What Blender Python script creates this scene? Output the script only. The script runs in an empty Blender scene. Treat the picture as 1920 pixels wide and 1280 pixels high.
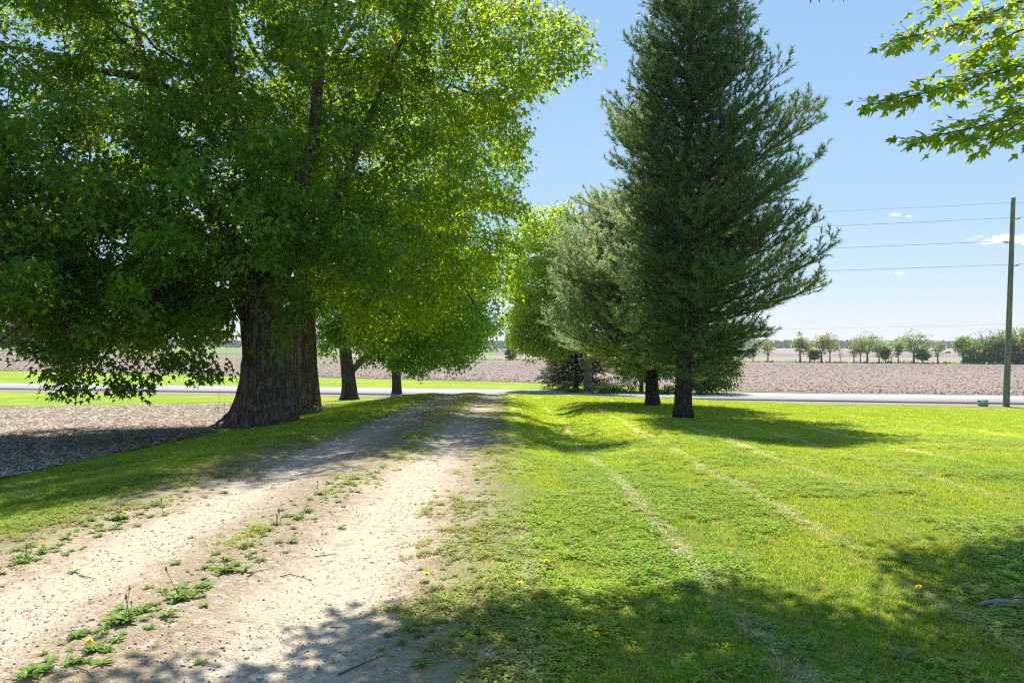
import bpy, math, random
import numpy as np
from mathutils import Vector

rng = np.random.default_rng(7)
random.seed(7)
SC = bpy.context.scene
COL = SC.collection
R = math.radians

# ------------------------------------------------------------------ camera, sky, sun, exposure
F = 1400.0                      # focal length in photo pixels (photo 1920 wide)
HY = 648.0                      # horizon row in the photo
EYE = 1.65
cam_d = bpy.data.cameras.new('camera')
cam = bpy.data.objects.new('camera', cam_d); COL.objects.link(cam)
cam_d.sensor_width = 36.0
cam_d.lens = F / 1920 * 36.0
cam_d.clip_start = 0.05; cam_d.clip_end = 20000
cam.location = (0, 0, EYE)
cam.rotation_euler = (R(90) + math.atan((HY - 640) / F), 0, 0)
SC.camera = cam

SUN_EL, SUN_AZ = 63.0, -3.0     # azimuth from +Y, negative = to the left
world = bpy.data.worlds.new('World'); SC.world = world
world.use_nodes = True
wn, wl = world.node_tree.nodes, world.node_tree.links
wn.clear()
w_out = wn.new('ShaderNodeOutputWorld'); w_bg = wn.new('ShaderNodeBackground')
sky = wn.new('ShaderNodeTexSky'); sky.sky_type = 'NISHITA'; sky.sun_disc = False
sky.sun_elevation = R(SUN_EL); sky.sun_rotation = R(SUN_AZ)
sky.altitude = 300; sky.air_density = 1.0; sky.dust_density = 0.1; sky.ozone_density = 2.2
w_bg.inputs['Strength'].default_value = 0.10
# small fair-weather clouds, placed by direction (u = x/y, v = z/y)
tc = wn.new('ShaderNodeTexCoord'); sep = wn.new('ShaderNodeSeparateXYZ')
wl.new(tc.outputs['Generated'], sep.inputs[0])
def wm(op, a, b=None, c=None):
    n = wn.new('ShaderNodeMath'); n.operation = op
    for i, v in enumerate((a, b, c)):
        if v is None: continue
        if isinstance(v, (int, float)): n.inputs[i].default_value = v
        else: wl.new(v, n.inputs[i])
    return n.outputs[0]
yy = wm('MAXIMUM', sep.outputs['Y'], 0.05)
cu = wm('DIVIDE', sep.outputs['X'], yy); cv = wm('DIVIDE', sep.outputs['Z'], yy)
cmb = wn.new('ShaderNodeCombineXYZ'); wl.new(cu, cmb.inputs[0]); wl.new(wm('MULTIPLY', cv, 2.2), cmb.inputs[1])
nz = wn.new('ShaderNodeTexNoise'); nz.inputs['Scale'].default_value = 55; nz.inputs['Detail'].default_value = 5
wl.new(cmb.outputs[0], nz.inputs['Vector'])
mask = None
for (u, v, du, dv, k) in ((.668, .1425, .042, .0065, .9), (.533, .1735, .0055, .0026, .6), (.512, .176, .007, .003, .45), (.521, .0965, .009, .0026, .5), (.700, .137, .02, .004, .7)):
    a = wm('DIVIDE', wm('SUBTRACT', cu, u), du); b = wm('DIVIDE', wm('SUBTRACT', cv, v), dv)
    d = wm('SQRT', wm('ADD', wm('MULTIPLY', a, a), wm('MULTIPLY', b, b)))
    d = wm('ADD', d, wm('MULTIPLY', wm('SUBTRACT', nz.outputs['Fac'], .5), 3.0))
    mr = wn.new('ShaderNodeMapRange'); mr.interpolation_type = 'SMOOTHSTEP'
    wl.new(d, mr.inputs['Value']); mr.inputs['From Min'].default_value = .1; mr.inputs['From Max'].default_value = 1.35
    mr.inputs['To Min'].default_value = k; mr.inputs['To Max'].default_value = 0
    mask = mr.outputs[0] if mask is None else wm('MAXIMUM', mask, mr.outputs[0])
wmix = wn.new('ShaderNodeMix'); wmix.data_type = 'RGBA'
# film-like response of the sky: each channel's gradient is compressed as the photograph's is
ssp = wn.new('ShaderNodeSeparateColor'); wl.new(sky.outputs['Color'], ssp.inputs[0]); wcb = wn.new('ShaderNodeCombineColor')
for ch, (e_, k_) in enumerate(((.629, 1.195), (.449, 1.78), (.15, 3.64))): wl.new(wm('MULTIPLY', wm('POWER', ssp.outputs[ch], e_), k_), wcb.inputs[ch])
wl.new(mask, wmix.inputs['Factor']); wl.new(wcb.outputs[0], wmix.inputs['A'])
wmix.inputs['B'].default_value = (7.5, 7.6, 7.8, 1)
wl.new(wmix.outputs['Result'], w_bg.inputs['Color']); wl.new(w_bg.outputs[0], w_out.inputs['Surface'])

sun_d = bpy.data.lights.new('sun', 'SUN'); sun = bpy.data.objects.new('sun', sun_d); COL.objects.link(sun)
sun_d.energy = 4.8; sun_d.angle = R(0.53); sun_d.color = (1.0, .955, .88)
sdir = Vector((math.sin(R(SUN_AZ)) * math.cos(R(SUN_EL)), math.cos(R(SUN_AZ)) * math.cos(R(SUN_EL)), math.sin(R(SUN_EL))))
sun.rotation_euler = sdir.to_track_quat('Z', 'Y').to_euler()
sun.location = (0, 20, 60)

SC.view_settings.view_transform = 'Standard'; SC.view_settings.look = 'None'
SC.view_settings.exposure = 1.0; SC.view_settings.gamma = 1.0
SC.view_settings.use_curve_mapping = False
SC.render.engine = 'CYCLES'
cy = SC.cycles
cy.use_denoising = False; cy.filter_width = 1.2; cy.sample_clamp_indirect = 6.0; cy.max_bounces = 9; cy.diffuse_bounces = 6; cy.glossy_bounces = 2
cy.transmission_bounces = 5; cy.transparent_max_bounces = 6
cy.caustics_reflective = False; cy.caustics_refractive = False
try: cy.denoiser = 'OPENIMAGEDENOISE'; cy.denoising_prefilter = 'ACCURATE'
except Exception: pass
COT = 1 / math.tan(R(SUN_EL))

# ------------------------------------------------------------------ terrain
def ss(a, b, x):
    t = np.clip((np.asarray(x, float) - a) / (b - a), 0, 1); return t * t * (3 - 2 * t)
def road_s(x, y): return y - (47.6 - 0.215 * np.asarray(x, float))
ROAD_Z = -1.60
def zt(x, y):
    x = np.asarray(x, float); y = np.asarray(y, float)
    p = -0.72 * (np.maximum(y - 8, 0) / 28) ** 1.15
    p = np.maximum(p, -1.0)
    left = -0.52 * ss(3.9, 8.8, -x) - 0.32 * ss(10, 30, -x)
    right = -(0.010 + 0.022 * ss(10, 34, y)) * np.maximum(x - 1.5, 0)
    right = np.maximum(right, -0.85)
    swale = -(0.05 + 0.22 * ss(7, 17, y)) * np.exp(-((x - 1.35) / 0.95) ** 2) * (1 - ss(33, 40, y))
    bank = 0.0
    z = p + left + right + swale
    # wheel ruts and crown on the drive
    inside = ss(-4.2, -3.6, x) * (1 - ss(-.6, -.1, x))
    z = z + inside * (0.03 * np.cos((x + 2.15) * 2.0) - 0.035 * (np.exp(-((x + 3.0) / .35) ** 2) + np.exp(-((x + 1.2) / .38) ** 2)))
    z = z + 0.02 * np.sin(x * 1.1 + 1.3) * np.sin(y * .8) * ss(2, 8, np.abs(x))
    s = road_s(x, y)
    z = z + (-1.72 - z) * ss(-10.5, -1.0, s)
    a = x / np.maximum(y, 20)
    z270 = np.interp(a, [-1.2, -.686, -.35, 0, .45, .686, 1.2], [-.2, -.35, -1.8, -3.75, -4.6, -4.9, -5.0])
    far = -1.72 + (z270 + 1.72) * ss(50, 300, y)
    zfar2 = np.interp(a, [-1.2, -.686, 0, .686, 1.2], [-.8, -.8, -2.4, -2.6, -2.6])
    far = far + (zfar2 - far) * ss(300, 1100, y)
    z = np.where(s > 8, -1.72 + (far + 1.72) * ss(8, 22, s), z)
    return z
def z1(x, y): return float(zt(x, y))
def at(px, py, Y):
    return np.array([(px - 960) / F * Y, Y, EYE + (HY - py) / F * Y])
def proj(P):
    P = np.asarray(P); Y = np.maximum(P[..., 1], .1)
    return 960 + P[..., 0] / Y * F, HY - (P[..., 2] - EYE) / Y * F
def ground_at(px, py, z0=0.0):
    z = z0
    for _ in range(8):
        Y = F * (EYE - z) / (py - HY); X = (px - 960) / F * Y; z = z1(X, Y)
    return X, Y, z

# ------------------------------------------------------------------ mesh helpers
def mesh_from(name, V, faces=None, loops=None, tot=None, attrs=None, smooth=False):
    """faces: (M,3) or (M,4) array or list of arrays"""
    me = bpy.data.meshes.new(name)
    V = np.asarray(V, np.float32)
    fl = faces if isinstance(faces, list) else [faces]
    fl = [np.asarray(f, np.int32) for f in fl if f is not None and len(f)]
    li = np.concatenate([f.ravel() for f in fl]); tt = np.concatenate([np.full(len(f), f.shape[1], np.int32) for f in fl])
    st = np.concatenate([[0], np.cumsum(tt)[:-1]]).astype(np.int32)
    me.vertices.add(len(V)); me.vertices.foreach_set('co', V.ravel())
    me.loops.add(len(li)); me.loops.foreach_set('vertex_index', li)
    me.polygons.add(len(tt)); me.polygons.foreach_set('loop_start', st)
    try: me.polygons.foreach_set('loop_total', tt)
    except Exception: pass
    if smooth: me.polygons.foreach_set('use_smooth', np.ones(len(tt), bool))
    for k, a in (attrs or {}).items():
        at_ = me.attributes.new(k, 'FLOAT', 'POINT'); at_.data.foreach_set('value', np.asarray(a, np.float32))
    me.update(calc_edges=True)
    return me
def obj(name, me, mat=None, parent=None, loc=(0, 0, 0), rot=(0, 0, 0), sc=None):
    o = bpy.data.objects.new(name, me); COL.objects.link(o)
    o.location = loc; o.rotation_euler = rot
    if sc is not None: o.scale = sc if hasattr(sc, '__len__') else (sc,) * 3
    if mat is not None:
        if len(me.materials) == 0: me.materials.append(mat)
    if parent is not None: o.parent = parent
    return o
def tag(o, label=None, cat=None, group=None, kind=None):
    if label: o['label'] = label
    if cat: o['category'] = cat
    if group: o['group'] = group
    if kind: o['kind'] = kind
    return o
def thing(name, label, cat, loc=(0, 0, 0), rz=0, group=None):
    o = bpy.data.objects.new(name, None); COL.objects.link(o)
    o.empty_display_size = .2
    o.location = loc; o.rotation_euler = (0, 0, rz)
    return tag(o, label, cat, group)
def copy_tree(o, parent=None):
    c = o.copy(); COL.objects.link(c)
    if parent is not None: c.parent = parent
    for ch in list(o.children): copy_tree(ch, c)
    return c

class MB:
    """collects quads / tris of one mesh"""
    def __init__(s): s.V = []; s.F3 = []; s.F4 = []; s.n = 0
    def add(s, V, f3=None, f4=None):
        V = np.asarray(V, float)
        if f3 is not None and len(f3): s.F3.append(np.asarray(f3, int) + s.n)
        if f4 is not None and len(f4): s.F4.append(np.asarray(f4, int) + s.n)
        s.V.append(V); s.n += len(V)
    def box(s, c, d, rz=0, taper=1.0):
        x, y, z = np.array(d) / 2
        P = np.array([[-x, -y, -z], [x, -y, -z], [x, y, -z], [-x, y, -z], [-x * taper, -y * taper, z], [x * taper, -y * taper, z], [x * taper, y * taper, z], [-x * taper, y * taper, z]])
        ca, sa = math.cos(rz), math.sin(rz)
        P = np.c_[P[:, 0] * ca - P[:, 1] * sa, P[:, 0] * sa + P[:, 1] * ca, P[:, 2]] + np.array(c)
        s.add(P, f4=[[0, 3, 2, 1], [4, 5, 6, 7], [0, 1, 5, 4], [1, 2, 6, 5], [2, 3, 7, 6], [3, 0, 4, 7]])
    def tube(s, P, r, n=8, cap=True):
        P = np.asarray(P, float); m = len(P); r = np.broadcast_to(np.asarray(r, float), (m,))
        T = np.gradient(P, axis=0); T /= np.linalg.norm(T, axis=1, keepdims=True) + 1e-9
        ref = np.array([0, 0, 1.]) if abs(T[0][2]) < .9 else np.array([1., 0, 0])
        u = np.cross(T[0], ref); u /= np.linalg.norm(u)
        th = np.linspace(0, 2 * np.pi, n, endpoint=False); V = []
        for i in range(m):
            u = u - T[i] * np.dot(u, T[i]); u /= np.linalg.norm(u) + 1e-9
            w = np.cross(T[i], u)
            V.append(P[i] + r[i] * (np.cos(th)[:, None] * u + np.sin(th)[:, None] * w))
        i, j = np.meshgrid(np.arange(m - 1), np.arange(n), indexing='ij'); i = i.ravel(); j = j.ravel(); k = (j + 1) % n
        f4 = np.c_[i * n + j, i * n + k, (i + 1) * n + k, (i + 1) * n + j]
        V = np.concatenate(V); f3 = []
        if cap:
            V = np.concatenate([V, P[:1], P[-1:]]); a, b = m * n, m * n + 1
            f3 = [[a, (q + 1) % n, q] for q in range(n)] + [[b, (m - 1) * n + q, (m - 1) * n + (q + 1) % n] for q in range(n)]
        s.add(V, f3=f3, f4=f4)
    def lathe(s, prof, n=16, c=(0, 0, 0)):
        P = [(c[0], c[1], c[2] + z) for _, z in prof]
        th = np.linspace(0, 2 * np.pi, n, endpoint=False); V = []
        for (r, z) in prof: V.append(np.c_[c[0] + r * np.cos(th), c[1] + r * np.sin(th), np.full(n, c[2] + z)])
        m = len(prof); i, j = np.meshgrid(np.arange(m - 1), np.arange(n), indexing='ij'); i = i.ravel(); j = j.ravel(); k = (j + 1) % n
        s.add(np.concatenate(V), f4=np.c_[i * n + j, i * n + k, (i + 1) * n + k, (i + 1) * n + j])
    def mesh(s, name, smooth=False):
        f = []
        if s.F3: f.append(np.concatenate(s.F3))
        if s.F4: f.append(np.concatenate(s.F4))
        return mesh_from(name, np.concatenate(s.V), f, smooth=smooth)
def grid_mesh(name, X, Y, Z, smooth=True):
    m, n = X.shape
    i, j = np.meshgrid(np.arange(m - 1), np.arange(n - 1), indexing='ij'); i = i.ravel(); j = j.ravel()
    f4 = np.c_[i * n + j, i * n + j + 1, (i + 1) * n + j + 1, (i + 1) * n + j]
    V = np.c_[X.ravel(), Y.ravel(), Z.ravel()]
    # make faces point up
    a, b, c = V[f4[0][0]], V[f4[0][1]], V[f4[0][2]]
    if np.cross(b - a, c - a)[2] < 0: f4 = f4[:, ::-1]
    return mesh_from(name, V, f4, smooth=smooth)

# value noise in numpy
def vnoise(P, seed=0):
    P = np.asarray(P, float); i = np.floor(P).astype(np.int64); f = P - i; f = f * f * (3 - 2 * f)
    def h(ix):
        v = np.full(ix.shape[:-1], seed * 374761393 + 1013904223, np.int64)
        for k, pr in zip(range(ix.shape[-1]), (73856093, 19349663, 83492791)): v ^= ix[..., k] * pr
        v = (v ^ (v >> 13)) * 1274126177; v &= 0x7fffffff
        v = (v ^ (v >> 15)) * 2246822519 & 0x7fffffff
        return v / 0x7fffffff
    D = P.shape[-1]; out = 0
    for c in range(2 ** D):
        o = np.array([(c >> k) & 1 for k in range(D)]); w = np.prod(np.where(o, f, 1 - f), axis=-1)
        out = out + w * h(i + o)
    return out
def fbm(P, oct=4, seed=0):
    a, s, t = .5, 0, 0
    for k in range(oct): s = s + a * vnoise(np.asarray(P) * 2 ** k, seed + k); t += a; a *= .5
    return s / t

# ------------------------------------------------------------------ materials
class NT:
    def __init__(s, name):
        s.m = bpy.data.materials.new(name); s.m.use_nodes = True; s.t = s.m.node_tree; s.t.nodes.clear()
        s.out = s.t.nodes.new('ShaderNodeOutputMaterial')
    def n(s, typ, **kw):
        x = s.t.nodes.new(typ)
        for k, v in kw.items(): setattr(x, k, v)
        return x
    def set(s, inp, v):
        if isinstance(v, bpy.types.NodeSocket): s.t.links.new(v, inp)
        elif isinstance(v, tuple) and len(v) == 3 and inp.type == 'RGBA': inp.default_value = (*v, 1)
        else: inp.default_value = v
    def math(s, op, a, b=0.0, c=0.0, clamp=False):
        x = s.n('ShaderNodeMath', operation=op, use_clamp=clamp)
        for i, v in enumerate((a, b, c)): s.set(x.inputs[i], v)
        return x.outputs[0]
    def noise(s, vec, scale, detail=3, rough=.55, dist=0):
        x = s.n('ShaderNodeTexNoise'); s.set(x.inputs['Vector'], vec); x.inputs['Scale'].default_value = scale
        x.inputs['Detail'].default_value = detail; x.inputs['Roughness'].default_value = rough; x.inputs['Distortion'].default_value = dist
        return x.outputs['Fac']
    def vor(s, vec, scale, feature='F1', out='Distance'):
        x = s.n('ShaderNodeTexVoronoi', feature=feature); s.set(x.inputs['Vector'], vec); x.inputs['Scale'].default_value = scale
        return x.outputs[out]
    def mapr(s, v, a, b, c=0.0, d=1.0, sm=True):
        x = s.n('ShaderNodeMapRange', interpolation_type='SMOOTHSTEP' if sm else 'LINEAR'); s.set(x.inputs['Value'], v)
        for k, q in zip(('From Min', 'From Max', 'To Min', 'To Max'), (a, b, c, d)): s.set(x.inputs[k], q)
        return x.outputs[0]
    def mix(s, f, a, b, blend='MIX'):
        x = s.n('ShaderNodeMix', data_type='RGBA', blend_type=blend); s.set(x.inputs['Factor'], f); s.set(x.inputs['A'], a); s.set(x.inputs['B'], b)
        return x.outputs['Result']
    def vmul(s, v, k):
        x = s.n('ShaderNodeVectorMath', operation='MULTIPLY'); s.set(x.inputs[0], v); x.inputs[1].default_value = k
        return x.outputs[0]
    def pos(s):
        g = s.n('ShaderNodeNewGeometry'); sp = s.n('ShaderNodeSeparateXYZ'); s.t.links.new(g.outputs['Position'], sp.inputs[0])
        return g.outputs['Position'], sp.outputs[0], sp.outputs[1], sp.outputs[2]
    def objco(s): return s.n('ShaderNodeTexCoord').outputs['Object']
    def attr(s, name): return s.n('ShaderNodeAttribute', attribute_name=name).outputs['Fac']
    def bump(s, h, strength=.5, dist=.02):
        x = s.n('ShaderNodeBump'); s.set(x.inputs['Height'], h); x.inputs['Strength'].default_value = strength; x.inputs['Distance'].default_value = dist
        return x.outputs[0]
    def bsdf(s, col, rough=.8, normal=None, spec=.3, metal=0.0):
        b = s.n('ShaderNodeBsdfPrincipled'); s.set(b.inputs['Base Color'], col); s.set(b.inputs['Roughness'], rough)
        b.inputs['Specular IOR Level'].default_value = spec; b.inputs['Metallic'].default_value = metal
        if normal is not None: s.set(b.inputs['Normal'], normal)
        return b.outputs[0]
    def end(s, sh): s.t.links.new(sh, s.out.inputs['Surface']); return s.m

def leaf_mat(name, refl, trans, tfac=.45, hue=.35, rough=.42, spec=.22, tip=None):
    """leaf: per-leaf tint attribute moves it between darker and yellower"""
    k = NT(name); t = k.attr('tint')
    def shade(c):
        d = tuple(v * .72 for v in c); y = (min(1, c[0] * (1 + 1.3 * hue)), min(1, c[1] * (1 + .55 * hue)), c[2] * .9)
        x = k.mix(k.mapr(t, 0, .55), d, c); return k.mix(k.mapr(t, .55, 1), x, y)
    rc, tcx = shade(refl), shade(trans)
    b = k.bsdf(rc, rough, spec=spec)
    tr = k.n('ShaderNodeBsdfTranslucent'); k.set(tr.inputs['Color'], tcx)
    m = k.n('ShaderNodeMixShader'); m.inputs[0].default_value = tfac
    k.t.links.new(b, m.inputs[1]); k.t.links.new(tr.outputs[0], m.inputs[2])
    return k.end(m.outputs[0])

def grass_color(k, base_only=False):
    """lawn colour by place: broad hue patches, pale mower lines parallel to the drive, thin bare edges"""
    P, X, Y, Z = k.pos()
    n1 = k.noise(P, .35, 3); n2 = k.noise(P, 2.2, 3); n3 = k.noise(P, 11, 3)
    n4 = k.noise(P, 55, 2)
    c = k.mix(k.mapr(n1, .3, .7), (.165, .345, .020), (.285, .425, .03))
    c = k.mix(k.mapr(n2, .35, .72), c, (.26, .46, .014))
    c = k.mix(k.mapr(n3, .45, .75, 0, .6), c, (.50, .51, .17))
    c = k.mix(k.mapr(n4, .52, .75, 0, .5), c, (.07, .20, .010))
    # mower lines: pale clippings every 1.35 m, wobbling, broken
    wob = k.math('MULTIPLY', k.math('SUBTRACT', k.noise(k.vmul(P, (.15, .10, 0)), 1.0, 2), .5), 1.0)
    u = k.math('DIVIDE', k.math('ADD', k.math('ADD', X, wob), .62), 1.35)
    fr = k.math('ABSOLUTE', k.math('SUBTRACT', k.math('FRACT', u), .5))
    line = k.mapr(k.math('ADD', fr, k.math('MULTIPLY', k.math('SUBTRACT', n2, .5), .22)), .0, .11, 1, 0)
    brk = k.mapr(k.noise(k.vmul(P, (1.3, .45, 0)), 1.0, 4), .36, .62)
    fine = k.mapr(k.noise(P, 16, 3), .25, .5)
    line = k.math('MULTIPLY', k.math('MULTIPLY', line, brk), fine)
    line = k.math('MULTIPLY', line, k.mapr(X, -.6, .4))
    line = k.math('MULTIPLY', line, k.mapr(Y, 46, 38))
    c = k.mix(k.math('MULTIPLY', line, .62), c, (.62, .63, .48))
    stripe = k.mapr(k.math('SINE', k.math('MULTIPLY', u, math.pi)), -.35, .35)
    stripe = k.math('MULTIPLY', stripe, .22)
    c = k.mix(stripe, c, (.38, .49, .02))
    # dry dusty band along the drive's edges
    e1 = k.mapr(k.math('ADD', X, k.math('MULTIPLY', k.math('SUBTRACT', n2, .5), 1.4)), .45, -.7)
    e1 = k.math('MULTIPLY', e1, k.mapr(X, -1.4, -.7))
    e2 = k.mapr(k.math('ADD', X, k.math('MULTIPLY', k.math('SUBTRACT', n2, .5), 1.4)), -5.0, -3.9)
    e2 = k.math('MULTIPLY', e2, k.mapr(X, -2.6, -3.3))
    e = k.math('MAXIMUM', e1, e2); e = k.math('MULTIPLY', e, .55)
    e = k.math('MULTIPLY', e, k.mapr(Y, 18, 11))
    return k.mix(e, c, (.34, .29, .17)), P, n3, n4, e

# lawn/ground sheet
def lawn_surface(k):
    c, P, n3, n4, e = grass_color(k)
    dirt = k.mix(k.noise(P, 30, 4), (.15, .115, .075), (.30, .24, .16))
    _, X, Y, Z = k.pos()
    near = k.mapr(Y, 24, 9)
    thatch = k.mix(k.noise(P, 70, 3), (.045, .06, .018), (.16, .17, .055))
    c2 = k.mix(k.math('MULTIPLY', near, k.mapr(n4, .3, .6, .55, .95)), c, thatch)
    c2 = k.mix(k.math('MULTIPLY', k.mapr(Y, 6, 20), .85), c2, k.mix(1.0, c, (1.36, 1.12, 1.0), 'MULTIPLY'))  # yellower with distance: sun glowing through the blades is put into the colour
    bare = k.mapr(k.math('ADD', n3, k.math('MULTIPLY', e, .9)), .74, .95)
    return k.mix(k.math('MULTIPLY', bare, near), c2, dirt), P, c
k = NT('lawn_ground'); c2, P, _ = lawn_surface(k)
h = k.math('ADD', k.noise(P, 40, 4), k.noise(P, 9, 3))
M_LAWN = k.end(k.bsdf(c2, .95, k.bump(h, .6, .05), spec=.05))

def blade_mat(name, mul=1.0, warm=0.0):
    k = NT(name); c, P, n3, n4, e = grass_color(k)
    w = k.n('ShaderNodeTexWhiteNoise', noise_dimensions='3D')
    s = k.n('ShaderNodeVectorMath', operation='SNAP'); k.set(s.inputs[0], P); s.inputs[1].default_value = (.03, .03, 1)
    k.set(w.inputs['Vector'], s.outputs[0])
    c = k.mix(k.mapr(w.outputs['Value'], .70, 1, 0, .75), c, (.40, .38, .17))
    c = k.mix(k.mapr(w.outputs['Value'], .3, 0, 0, .6), c, (.05, .12, .014))
    if mul != 1: c = k.mix(1.0, c, (mul, mul, mul), 'MULTIPLY')
    b = k.bsdf(c, .5, spec=.16)
    tr = k.n('ShaderNodeBsdfTranslucent'); k.set(tr.inputs['Color'], k.mix(1.0, c, (2.2, 1.6, .9), 'MULTIPLY'))
    m = k.n('ShaderNodeMixShader'); m.inputs[0].default_value = .45
    k.t.links.new(b, m.inputs[1]); k.t.links.new(tr.outputs[0], m.inputs[2])
    return k.end(m.outputs[0])
M_BLADE = blade_mat('grass_blade'); M_CLOVER = blade_mat('clover_leaf', .95)

# drive
k = NT('drive_gravel'); P, X, Y, Z = k.pos()
n1 = k.noise(P, 1.3, 4); n2 = k.noise(P, 7, 4); n3 = k.noise(P, 60, 3); v = k.vor(P, 55); v2 = k.vor(P, 24, out='Color')
c = k.mix(k.mapr(n2, .3, .7), (.295, .228, .148), (.405, .328, .228))
spine = k.mapr(k.math('ABSOLUTE', k.math('ADD', k.math('ADD', X, 2.1), k.math('MULTIPLY', k.math('SUBTRACT', n1, .5), .5))), .08, .55, 1, 0)
c = k.mix(k.math('MULTIPLY', spine, k.mapr(n2, .3, .6, .3, .8)), c, (.27, .205, .13))
def track(x0, w):
    d = k.math('ABSOLUTE', k.math('ADD', k.math('SUBTRACT', X, x0), k.math('MULTIPLY', k.math('SUBTRACT', n1, .5), .7)))
    return k.mapr(d, w * .25, w, 1, 0)
tr_ = k.math('MAXIMUM', track(-3.05, .55), track(-1.2, .62))
c = k.mix(k.math('MULTIPLY', tr_, .75), c, (.50, .42, .31))
sepc = k.n('ShaderNodeSeparateColor'); k.set(sepc.inputs[0], v2)
c = k.mix(k.mapr(sepc.outputs[0], .72, .95, 0, .5), c, (.48, .425, .35))
c = k.mix(k.mapr(sepc.outputs[1], .8, .95, 0, .45), c, (.17, .13, .095))
c = k.mix(k.mapr(n3, .58, .8, 0, .55), c, (.22, .17, .12))
g = k.math('MULTIPLY', k.mapr(n2, .52, .75), k.math('MULTIPLY', k.mapr(tr_, .5, 0), .35))
c = k.mix(g, c, (.16, .18, .05))
lawnc, _, gc = lawn_surface(k)
soil = k.mix(k.noise(P, 30, 4), (.18, .14, .09), (.36, .29, .20)); soil = k.mix(k.mapr(n2, .45, .62), soil, k.mix(.45, gc, (.10, .14, .03)))
jig = k.math('MULTIPLY', k.math('SUBTRACT', k.noise(P, 2.4, 5, .65), .5), 1.5)
er = k.mapr(k.math('ADD', X, jig), -.75, -.2); el = k.mapr(k.math('ADD', X, jig), k.mapr(Y, 5, 12, -3.85, -3.3, False), k.mapr(Y, 5, 12, -4.35, -3.75, False))
c = k.mix(k.math('MAXIMUM', er, el), c, soil)
js = k.math('MULTIPLY', jig, .22)
fr_ = k.mapr(k.math('ADD', X, js), -.28, .06); fl_ = k.mapr(k.math('ADD', X, js), k.mapr(Y, 5, 12, -4.1, -3.6, False), k.mapr(Y, 5, 12, -4.42, -3.9, False))
c = k.mix(k.math('MAXIMUM', fr_, fl_), c, lawnc)
h = k.math('ADD', k.math('MULTIPLY', v, -.9), k.math('MULTIPLY', n3, .6))
M_DRIVE = k.end(k.bsdf(c, .95, k.bump(h, .9, .018), spec=.15))
k = NT('gravel_stone'); P, X, Y, Z = k.pos()
w = k.n('ShaderNodeTexWhiteNoise', noise_dimensions='3D'); s = k.n('ShaderNodeVectorMath', operation='SNAP'); k.set(s.inputs[0], P); s.inputs[1].default_value = (.02, .02, 1); k.set(w.inputs['Vector'], s.outputs[0])
c = k.mix(w.outputs['Value'], (.27, .21, .15), (.60, .52, .41))
M_STONE = k.end(k.bsdf(c, .9, spec=.2))

def field_mat(name, soil, soil2, straw, sc=1.0, amt=.5, far=False):
    k = NT(name); P, X, Y, Z = k.pos()
    n1 = k.noise(P, .06 if far else .5, 3); n2 = k.noise(P, (7 if far else 3) * sc, 4)
    st = k.noise(k.vmul(P, (1.0, .55, 1.0)), (11 if far else 9) * sc, 4, .65)
    st2 = k.noise(P, (26 if far else 22) * sc, 3, .7)
    c = k.mix(k.mapr(n2, .3, .7), soil, soil2)
    c = k.mix(k.mapr(st, .47, .66, 0, amt + .25), c, straw)
    c = k.mix(k.mapr(st2, .55, .75, 0, amt), c, straw)
    c = k.mix(k.mapr(n1, .35, .7, 0, .22), c, soil2)
    h = k.math('ADD', n2, st)
    return k.end(k.bsdf(c, .95, k.bump(h, .6 if far else .8, .02 if far else .06), spec=.1))
M_FIELD = field_mat('stubble_near', (.085, .063, .047), (.15, .115, .088), (.36, .295, .235))
M_FIELD2 = field_mat('stubble_far', (.155, .117, .093), (.22, .168, .135), (.38, .315, .265), 1.0, .55, True)
M_FIELD3 = field_mat('field_tan', (.21, .165, .135), (.27, .215, .175), (.36, .30, .255), .3, .4, True)
M_FIELD4 = field_mat('field_brown', (.17, .135, .115), (.21, .17, .15), (.30, .25, .22), .3, .3, True)
M_FIELD5 = field_mat('field_green', (.12, .18, .05), (.15, .21, .06), (.20, .25, .09), .3, .3, True)
k = NT('verge_grass'); P, X, Y, Z = k.pos(); n1 = k.noise(P, .3, 3); n2 = k.noise(P, 3.5, 4); n3 = k.noise(P, 14, 3)
c = k.mix(k.mapr(n1, .3, .7), (.17, .255, .022), (.26, .325, .035)); c = k.mix(k.mapr(n2, .5, .75, 0, .6), c, (.10, .185, .02)); c = k.mix(k.mapr(n3, .55, .8, 0, .55), c, (.33, .34, .14))
M_VERGE = k.end(k.bsdf(c, .95, k.bump(n3, .7, .08), spec=.1))

k = NT('road_concrete'); P, X, Y, Z = k.pos(); n1 = k.noise(k.vmul(P, (.12, .25, 1)), 1, 4); n2 = k.noise(P, 3, 4)
c = k.mix(k.mapr(n1, .3, .7), (.275, .263, .252), (.33, .318, .306)); c = k.mix(k.mapr(n2, .4, .7, 0, .35), c, (.25, .242, .24))
M_ROAD = k.end(k.bsdf(c, .85, spec=.25))
k = NT('road_seam'); M_SEAM = k.end(k.bsdf((.16, .15, .145), .9))
k = NT('shoulder_gravel'); P, X, Y, Z = k.pos(); n1 = k.noise(P, 6, 4); c = k.mix(n1, (.19, .15, .11), (.30, .245, .19)); M_SHOULDER = k.end(k.bsdf(c, .95, k.bump(n1, .6, .03), spec=.1))

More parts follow.
